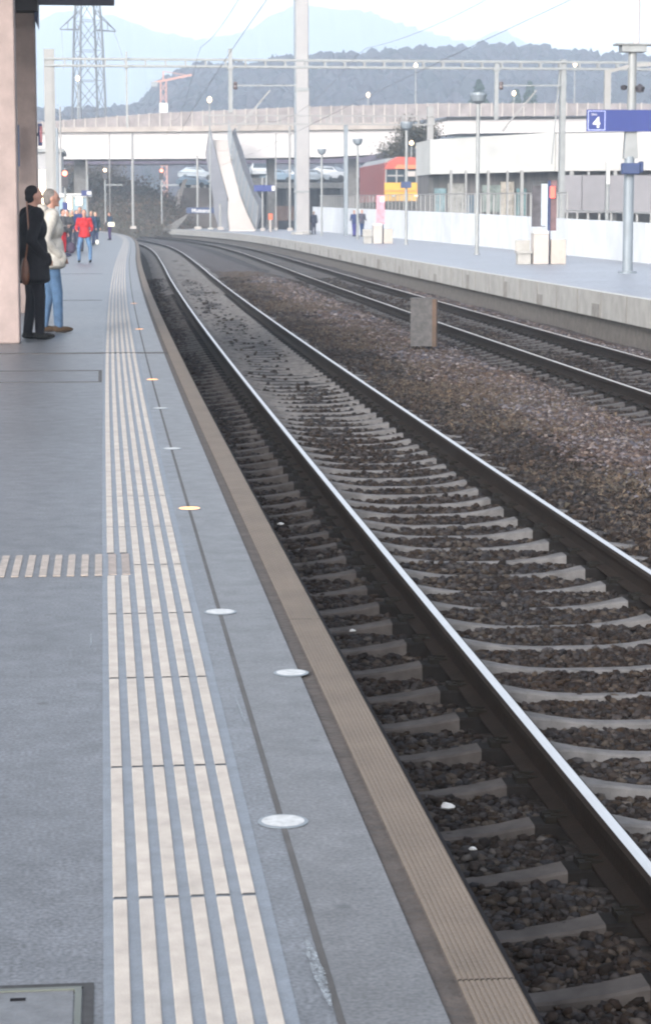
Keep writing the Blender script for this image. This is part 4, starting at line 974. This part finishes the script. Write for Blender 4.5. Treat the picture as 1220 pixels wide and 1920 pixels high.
def street_lamp(px, py, ybase, Y, label):
    x, z = xz(px, py, Y); _, zb = xz(px, ybase, Y)
    t_ = thing('street_lamp', label, 'street lamp', (x, Y, zb), group='street lamps around the bridge'); h = z - zb
    MB().bar((0, 0, 0), (0, 0, h - .2), .09, .06, n=8).build('pole', M['steel'], t_)
    MB().box(-.25, .25, -.25, .25, -.02, .15).build('base', M['concrete'], t_)
    MB().lathe([(.02, -.28), (.15, -.15), (.2, 0), (.15, .15), (.02, .28)], c=(0, 0, h), n=12).build('globe', M['globe'], t_)
    return t_
street_lamp(393, 187, 430, 192, 'lit street lamp on a tall pole at the left side of the ramp')
street_lamp(690, 178, 212, 226, 'lit street lamp on the bridge just right of the thick mast')
street_lamp(779, 123, 215, 226, 'tall lit street lamp on the bridge above the dark tree')
street_lamp(963, 175, 212, 226, 'lit street lamp on the bridge in front of the conifers')
street_lamp(1077, 121, 215, 226, 'tall lit street lamp on the bridge, rightmost of the row')
street_lamp(146, 147, 240, 226, 'lit street lamp on the bridge beside the lattice tower')
x1_, z1_ = xz(783, 276, 170); x2_, z2_ = xz(771, 268, 171)
for xx, zz, yy, lb in ((x1_, z1_, 170, 'low lit yard lamp right above the locomotive roof'), (x2_, z2_, 171, 'low lit yard lamp in front of the dark tree')):
    t_ = thing('yard_lamp', lb, 'lamp', (xx, yy, .75), group='yard lamps by the locomotive'); h = zz - .75
    MB().bar((0, 0, 0), (0, 0, h - .1), .07, .05, n=8).build('pole', M['steel'], t_); MB().lathe([(.02, -.18), (.15, -.1), (.18, 0), (.12, .14), (.02, .18)], c=(0, 0, h), n=10).build('globe', M['globe'], t_)

# ------------------------------------------------------------------ hill, forest, mountains
HS = np.array([(-200, 232), (250, 232), (285, 212), (310, 188), (335, 172), (370, 160), (430, 156), (480, 147), (540, 134), (620, 127), (700, 123), (850, 119), (950, 121), (1050, 123), (1220, 124), (1500, 122)])
hx = (HS[:, 0] - 193) * 900 / F; hz = 1.5 + (400 - HS[:, 1]) * 900 / F - 9
def hillz(X, Y):
    b = np.interp(X * 900 / np.maximum(Y, 600), hx, hz)
    t = np.clip((Y - 520) / 380, 0, 1); t = t * t * (3 - 2 * t)
    return -1.25 + (b + 1.25) * t * (1 - .35 * np.clip((Y - 900) / 500, 0, 1)) + 2.5 * np.sin(X * .05) * np.sin(Y * .03) * t
Xg, Yg = np.meshgrid(np.linspace(-160, 420, 120), np.linspace(520, 1400, 60)); Zg = hillz(Xg, Yg); n0, n1 = Xg.shape; I = np.arange(n0 * n1).reshape(n0, n1)
quad = lambda I: np.stack([I[:-1, :-1], I[:-1, 1:], I[1:, 1:], I[1:, :-1]], -1).reshape(-1)
raw('hill', np.stack([Xg, Yg, Zg], -1).reshape(-1, 3), quad(I), 4, mat('forest_floor', (.06, .055, .04), .95, var=.4, scale=.03), True, kind='structure')
n = 9000; X = rng.uniform(-60, 380, n); Y = rng.uniform(560, 960, n); kp = hillz(X, Y) > 3; X, Y = X[kp], Y[kp]; n = len(X)
hT = rng.uniform(9, 15, n); rT = hT * rng.uniform(.20, .32, n)
bm = bmesh.new(); bmesh.ops.create_icosphere(bm, subdivisions=2, radius=1); CV = np.array([v.co[:] for v in bm.verts]); CF = np.array([[v.index for v in f.verts] for f in bm.faces]); bm.free()
vr = CV[None] * (1 + rng.normal(0, .09, (30, len(CV), 1)))
V = vr[rng.integers(0, 30, n)] * np.stack([rT, rT, hT * .46], -1)[:, None] + np.stack([X, Y, hillz(X, Y) + hT * .5], -1)[:, None]
f = (CF[None] + (np.arange(n) * len(CV))[:, None, None]).reshape(-1)
raw('hill_forest', V.reshape(-1, 3), f, 3, leafmat('mixed_wood', [(.022, .018, .024), (.034, .027, .034), (.018, .020, .022), (.040, .033, .038)]), True, kind='stuff', label='winter wood covering the hill behind the bridge')
pos = np.stack([X, Y, hillz(X, Y) + hT * .6], -1)[:, None] + rng.normal(0, 1, (n, 34, 3)) * np.stack([rT, rT, hT * .2], -1)[:, None] * .7
V, f = tri_cloud(pos.reshape(-1, 3), .42); raw('forest_twigs', V, f, 3, leafmat('wood_twigs', [(.03, .025, .03), (.055, .045, .05), (.04, .034, .04)]), kind='stuff', label='bare twig tops of the wood on the hill')
def ridge(name, pts, Y0, dep, col, seed):
    pts = np.array(pts, float); px = np.linspace(pts[0, 0], pts[-1, 0], 220); py = np.interp(px, pts[:, 0], pts[:, 1])
    r = np.random.default_rng(seed); nz = np.zeros(220)
    for o_ in (4, 9, 19, 41): nz += np.interp(np.arange(220), np.linspace(0, 219, o_ * 3), r.normal(0, 3.2 / o_ ** .55, o_ * 3))
    z = 1.5 + (400 - py + nz) * Y0 / F; X = (px - 193) * Y0 / F
    rows = []; 
    for k, (dy, zf) in enumerate(((-dep, 0), (-dep * .7, .3), (-dep * .4, .6), (-dep * .15, .86), (0, 1), (dep * .3, .7), (dep * .6, 0))):
        rows.append(np.stack([X, np.full(220, Y0 + dy) + r.normal(0, dep * .03, 220), -1.25 + (z + 1.25) * zf * (1 + (0 if zf in (0, 1) else 1) * r.normal(0, .03, 220))], -1))
    V = np.array(rows); I = np.arange(7 * 220).reshape(7, 220)
    raw(name, V.reshape(-1, 3), quad(I), 4, mat(name + '_woods', col, .95, var=.3, scale=.01), True, kind='structure')
ridge('mountain', [(-300, 90), (0, 62), (60, 66), (110, 38), (150, 36), (180, 50), (212, 36), (250, 52), (300, 70), (370, 84), (430, 74), (470, 64), (500, 40), (540, 24), (600, 20), (650, 26), (700, 34), (740, 50), (800, 66), (850, 80), (890, 82), (920, 64), (945, 62), (980, 84), (1010, 104), (1100, 130), (1500, 150)], 3000, 520, (.05, .06, .05), 3)

# ------------------------------------------------------------------ people
def _sph(u, v):
    vs = [(0, 0, 1)] + [(math.sin(math.pi * j / v) * math.cos(2 * math.pi * i / u), math.sin(math.pi * j / v) * math.sin(2 * math.pi * i / u), math.cos(math.pi * j / v)) for j in range(1, v) for i in range(u)] + [(0, 0, -1)]
    fs = [(0, 1 + i, 1 + (i + 1) % u, 0)[:3] for i in range(u)]
    for j in range(v - 2):
        for i in range(u): a, b_ = 1 + j * u + i, 1 + j * u + (i + 1) % u; fs += [(a, a + u, b_), (b_, a + u, b_ + u)]
    n_ = len(vs) - 1; fs += [(n_, n_ - u + (i + 1) % u, n_ - u + i) for i in range(u)]
    return np.array(vs), np.array(fs)
SPH = _sph(16, 10)
def blob(name, shapes, voxel, m, parent, smooth=4):
    V, Fc, k0 = [], [], 0
    def put(pts):
        nonlocal k0
        V.append(pts); Fc.append(SPH[1] + k0); k0 += len(pts)
    for s in shapes:
        if s[0] == 'e':
            _, c, r = s[:3]; rot = np.array(Euler(s[3] if len(s) > 3 else (0, 0, 0)).to_matrix())
            put((SPH[0] * np.array(r)) @ rot.T + np.array(c))
        else:
            a, ra, b_, rb = np.array(s[1], float), s[2], np.array(s[3], float), s[4]
            ln = np.linalg.norm(b_ - a); nst = max(3, int(ln / (min(ra, rb) * .35)) + 2)
            for k in range(nst):
                t = k / (nst - 1); put(SPH[0] * (ra + (rb - ra) * t) + a + (b_ - a) * t)
    V = np.concatenate(V); Fc = np.concatenate(Fc)
    me = bpy.data.meshes.new('t'); me.vertices.add(len(V)); me.vertices.foreach_set('co', V.astype(np.float32).ravel())
    me.loops.add(Fc.size); me.loops.foreach_set('vertex_index', Fc.astype(np.int32).ravel()); me.polygons.add(len(Fc))
    me.polygons.foreach_set('loop_start', np.arange(0, Fc.size, 3, dtype=np.int32)); me.update(calc_edges=True)
    o = bpy.data.objects.new('t', me); COL.objects.link(o)
    r = o.modifiers.new('r', 'REMESH'); r.mode = 'VOXEL'; r.voxel_size = voxel; r.use_smooth_shade = True
    s_ = o.modifiers.new('s', 'SMOOTH'); s_.iterations = smooth; s_.factor = .5
    dg = bpy.context.evaluated_depsgraph_get(); me2 = bpy.data.meshes.new_from_object(o.evaluated_get(dg)); bpy.data.objects.remove(o); bpy.data.meshes.remove(me)
    me2.name = name; me2.polygons.foreach_set('use_smooth', [True] * len(me2.polygons)); me2.materials.clear(); return ob(name, me2, m, parent)
skin = mat('skin', (.33, .175, .13), .55, var=.08, scale=25)
CM = {}
def cm(c):
    if c not in CM: CM[c] = mat('cloth', c, .85, var=.3, scale=9, bump=.8, bscale=11, spec=.12)
    return CM[c]
def person(px, py, htpx, face, label, top, legs, hair=(.03, .02, .015), coat=.80, arms=('down', 'down'), spread=.10, stride=.0, vox=.02, shoes=(.008, .008, .008), bulk=1.0, Y=None, grp=None, hood=False, lean=0):
    """face: 0 looks away from us (+Y), 90 looks right (+X), 180 looks at us"""
    Y = Y or CAM_H * F / (py - 400); x, _ = xz(px, 400, Y); H = htpx * Y / F; s = H / 1.80
    t_ = thing('person', label, 'person', (x, Y, 0), R(-face), grp); t_.scale = (s, s, s)
    fl, ff = (-spread, -stride, .09), (spread, stride, .09)
    kn = lambda f: (f[0] * 1.02, f[1] * .5 + .03, .50); hp = lambda k: (k * .09, 0, .93)
    sh = lambda k: (k * .19, lean, 1.46)
    A = {}
    for k, kind in ((-1, arms[0]), (1, arms[1])):
        if kind == 'down': e, w_, hd = (k * .25, -.02, 1.17), (k * .26, .05, .93), (k * .255, .08, .86)
        elif kind == 'pocket': e, w_, hd = (k * .30, -.10, 1.16), (k * .22, .08, .98), (k * .19, .12, .94)
        elif kind == 'front': e, w_, hd = (k * .26, .02, 1.18), (k * .12, .26, 1.16), (k * .07, .32, 1.18)
        elif kind == 'bend': e, w_, hd = (k * .27, -.06, 1.17), (k * .24, .20, 1.08), (k * .22, .27, 1.07)
        A[k] = (e, w_, hd)
    hc = Vector((0, .03 + lean * 1.2, 1.685))
    B = [('e', hc, (.074, .092, .108)), ('e', hc + Vector((0, .025, -.055)), (.052, .062, .055)), ('e', hc + Vector((0, .098, -.012)), (.012, .020, .022)), ('e', hc + Vector((0, .094, -.027)), (.016, .014, .011)),
         ('e', hc + Vector((-.076, 0, -.01)), (.010, .02, .030)), ('e', hc + Vector((.076, 0, -.01)), (.010, .02, .030)), ('e', hc + Vector((0, .083, -.058)), (.024, .012, .008)), ('e', hc + Vector((0, .082, .028)), (.045, .012, .010)),
         ('e', hc + Vector((0, .078, -.092)), (.026, .020, .018)),
         ('c', (0, -.0 + lean, 1.46), .062, hc + Vector((0, -.01, -.06)), .056), ('e', (0, 0, 1.28), (.15, .10, .24)), ('e', (0, 0, .98), (.14, .10, .14)), ('c', (-.17, lean, 1.45), .05, (.17, lean, 1.45), .05), ('c', (0, 0, 1.2), .1, (0, lean, 1.46), .07)]
    for k in (-1, 1):
        f = fl if k < 0 else ff; e, w_, hd = A[k]
        B += [('c', hp(k), .075, kn(f), .05), ('c', kn(f), .05, f, .036), ('e', (f[0], f[1] + .05, .045), (.036, .10, .03)),
              ('c', sh(k), .045, e, .038), ('c', e, .036, w_, .026), ('c', w_, .024, hd, .026)]
        d = (Vector(hd) - Vector(w_)).normalized(); sd_ = Vector((0, 1, 0)) if abs(d.z) > .6 else Vector((1, 0, 0))
        B += [('e', Vector(hd) + d * .02, (.020, .036, .042) if abs(d.z) > .6 else (.036, .042, .020))]
        for q in range(4):
            b0 = Vector(hd) + d * .045 + sd_ * (.026 - q * .018); m1 = b0 + d * (.035 + .006 * (q in (1, 2))) + Vector((-k * .004, 0, 0)); e1 = m1 + d * .028 + Vector((-k * .016, 0, -.004)); B += [('c', b0, .0095, m1, .009), ('c', m1, .009, e1, .0075)]
        tb = Vector(hd) + sd_ * .032; B += [('c', tb, .011, tb + sd_ * .02 + d * .045, .008)]
    body = blob('person_body', B, min(vox, .012) if vox < .015 else vox, skin, t_, 2)
    if vox < .015:
        for k in (-1, 1):
            MB().lathe([(.002, -.008), (.009, -.004), (.010, 0), (.009, .004), (.002, .008)], c=(hc.x + k * .032, hc.y + .083, hc.z + .004), n=8).build('eye', M['black'], t_)
            MB().box(hc.x + k * .034 - .016, hc.x + k * .034 + .016, hc.y + .080, hc.y + .095, hc.z + .022, hc.z + .028).build('eyebrow', M['canopy'], t_)
    # jacket
    z0 = coat; bk_ = bulk
    J = [('e', (0, lean * .6, 1.30), (.195 * bk_, .135 * bk_, .20)), ('e', (0, 0, 1.08), (.175 * bk_, .135 * bk_, .20)), ('c', (-.165, lean, 1.445), .068, (.165, lean, 1.445), .068), ('c', (0, lean, 1.44), .085, (0, lean, 1.53), .066)]
    nst = 16
    for k in range(nst):
        t = k / (nst - 1); z = 1.05 + (z0 + .05 - 1.05) * t; J.append(('e', (0, .0, z), ((.178 + .035 * t) * bk_, (.138 + .02 * t) * bk_, .07)))
    if hood: J.append(('e', (0, -.09 + lean, 1.53), (.12, .085, .085)))
    for k in (-1, 1):
        e, w_, hd = A[k]; J += [('c', sh(k), .075 * bk_, e, .06), ('c', e, .06, w_, .045)]
        if arms[0 if k < 0 else 1] == 'pocket': J.append(('e', hd, (.05, .06, .09)))
    blob('coat' if coat < .7 else 'jacket', J, vox, cm(top), t_, 4)
    T = [('e', (0, 0, .95), (.165, .125, .12))]
    for k in (-1, 1):
        f = fl if k < 0 else ff; T += [('c', hp(k), .10, kn(f), .072), ('c', kn(f), .070, (f[0], f[1], .10), .058)]
    blob('trousers', T, vox, cm(legs), t_, 3)
    for k in (-1, 1):
        f = fl if k < 0 else ff; blob('shoe', [('e', (f[0], f[1] + .055, .04), (.048, .135, .040)), ('c', (f[0], f[1] - .02, .05), .048, (f[0], f[1], .10), .05)], vox * .8, cm(shoes), t_, 2)
    blob('hair', [('e', hc + Vector((0, -.024, .030)), (.080, .088, .088)), ('e', hc + Vector((0, -.045, -.03)), (.074, .062, .07))], vox * .7, cm(hair), t_, 2)
    return t_, x, Y, s
black = (.004, .004, .006)
person(60, 632, 283, 72, 'man in a long black coat and black trousers facing the track, nearest the pillar', black, (.004, .004, .007), (.012, .010, .012), .66, ('down', 'pocket'), .08, .05, .011, bulk=1.28)
person(93, 619, 264, 80, 'grey haired man in a cream jacket and blue jeans standing beside the man in black', (.36, .345, .32), (.055, .10, .175), (.13, .12, .115), .80, ('pocket', 'pocket'), .09, .08, .011, (.04, .026, .016), bulk=1.30, hood=True)
# shoulder bag of the first man
xb_, _ = xz(45, 400, 26.55)
bg_ = thing('shoulder_bag', 'brown leather shoulder bag hanging at the hip of the man in black', 'bag', (xb_, 26.62, .68))
blob('pouch', [('e', (0, 0, .15), (.052, .05, .17)), ('e', (0, 0, .10), (.056, .055, .12))], .012, mat('brown_leather', (.09, .03, .012), .5, var=.2, scale=12), bg_, 2)
MB().bar((.01, -.05, .28), (.055, -.075, .62), .010).bar((.055, -.075, .62), (.035, -.02, .98), .010).build('strap', mat('strap_leather', (.15, .06, .03), .5), bg_)
person(158, 490, 97, 182, 'person in a bright red jacket and blue jeans with legs apart facing us', (.30, .022, .028), (.065, .12, .21), (.05, .03, .02), .84, ('bend', 'bend'), .19, 0, .016, bulk=1.0)
person(117, 480, 88, 120, 'person with dark hair and grey jacket in red trousers beside the round bag', (.07, .07, .075), (.34, .012, .02), (.02, .015, .02), .92, ('down', 'front'), .09, 0, .018)
person(130, 468, 70, 260, 'person in a dark jacket holding a light package behind the red trousers', (.07, .07, .09), (.02, .03, .05), (.4, .33, .22), .86, ('front', 'front'), .08, 0, .02)
person(136, 462, 68, 200, 'fair haired person in a yellowish top half hidden in the waiting group', (.45, .36, .14), (.05, .05, .07), (.45, .38, .28), .88, ('down', 'down'), .08, 0, .02)
person(143, 466, 72, 150, 'person in a black jacket just left of the red jacket', (.008, .008, .012), (.02, .025, .04), (.03, .02, .015), .80, ('down', 'down'), .08, 0, .02)
person(127, 472, 78, 210, 'person in a dark grey jacket right of the red trousers behind the round bag', (.03, .032, .038), (.015, .02, .035), (.03, .02, .02), .84, ('bend', 'down'), .08, 0, .02)
person(150, 470, 82, 190, 'person in a dark hat and navy jacket standing just behind the red jacket', (.02, .03, .08), (.03, .03, .05), (.015, .02, .02), .84, ('down', 'down'), .08, 0, .02)
person(171, 459, 63, 175, 'person in a dark blue coat immediately right of the red jacket', (.02, .035, .07), (.02, .03, .06), (.3, .2, .12), .70, ('down', 'down'), .08, 0, .02)
person(179, 456, 58, 160, 'fair person in a dark coat beside the white shopping bag', (.015, .03, .045), (.03, .04, .08), (.55, .48, .35), .66, ('down', 'down'), .08, 0, .02, bulk=1.1)
person(206, 449, 51, 240, 'lone person in dark clothes at the far end of the left platform', (.02, .035, .06), (.03, .02, .06), (.1, .06, .05), .90, ('front', 'bend'), .06, 0, .02)
person(588, 439, 43, 20, 'person in black walking along the white wall just right of the thick mast', (.015, .017, .03), (.02, .02, .035), (.2, .12, .08), .82, ('down', 'down'), .07, .14, .025)
person(664, 443, 49, 200, 'person in a navy top left of the pale lamp post on the opposite platform', (.02, .03, .08), (.03, .03, .12), (.2, .15, .12), .88, ('down', 'bend'), .06, 0, .025)
person(678, 443, 50, 160, 'person with black jacket and pale shirt right of the same lamp post', (.05, .05, .07), (.02, .04, .1), (.3, .25, .2), .86, ('bend', 'bend'), .07, .08, .025)
person(691, 441, 44, 150, 'person in a dark grey coat next to the pink poster board', (.12, .12, .14), (.03, .02, .05), (.3, .2, .1), .78, ('down', 'down'), .06, 0, .025)
def bag(px, py, r, m, label, name, Y=None):
    Y = Y or CAM_H * F / (py - 400); x, _ = xz(px, 400, Y)
    t_ = thing(name, label, 'bag', (x, Y, 0)); blob('bag_body', [('e', (0, 0, r[2]), r), ('e', (0, .02, r[2] * .8), (r[0] * 1.05, r[1], r[2] * .7))], .02, m, t_, 2)
    MB().bar((-r[0] * .5, 0, r[2] * 1.9), (-r[0] * .3, 0, r[2] * 2.25), .012).bar((-r[0] * .3, 0, r[2] * 2.25), (r[0] * .3, 0, r[2] * 2.25), .012).bar((r[0] * .3, 0, r[2] * 2.25), (r[0] * .5, 0, r[2] * 1.9), .012).build('handle', M['black'], t_)
bag(133.5, 474, (.16, .12, .22), cm((.04, .03, .05)), 'dark round travel bag on the platform between the red trousers and the red jacket', 'travel_bag')
bag(122, 480, (.22, .12, .07), cm((.015, .015, .04)), 'flat dark bag on the ground at the feet of the person in red trousers', 'holdall')
bag(182, 457.5, (.085, .06, .12), cm((.75, .73, .62)), 'white shopping bag beside the persons in dark coats', 'shopping_bag')
x, _ = xz(208, 400, 124.4); t_ = thing('parcel', 'pale parcel carried by the lone person at the far end', 'parcel', (x + .02, 124.3, .78))
MB().box(-.19, .19, -.12, .12, 0, .24).build('box', cm((.66, .63, .5)), t_, bevel=.03); MB().box(-.192, .192, -.02, .02, -.002, .243).build('tape', M['concrete'], t_)
x, _ = xz(121, 400, 91); t_ = thing('parcel', 'cream package held in the waiting group in front of the dark jacket', 'parcel', (x, 91, 1.0))
MB().box(-.17, .17, -.1, .1, 0, .16).build('box', cm((.68, .55, .42)), t_, bevel=.02); MB().box(-.172, .172, -.015, .015, -.002, .163).build('tape', M['rust'], t_)

# ------------------------------------------------------------------ haze
m = bpy.data.materials.new('haze_air'); m.use_nodes = True; t = m.node_tree; t.nodes.clear()
pv = t.nodes.new('ShaderNodeVolumePrincipled'); pv.inputs['Color'].default_value = (.70, .83, 1, 1); pv.inputs['Density'].default_value = .00062; pv.inputs['Anisotropy'].default_value = 0
out = t.nodes.new('ShaderNodeOutputMaterial'); t.links.new(pv.outputs[0], out.inputs['Volume'])
MB().box(-500, 1320, -60, 3600, -2.3, 310).build('haze', m, kind='stuff', label='pale blue haze in the air over the whole scene')
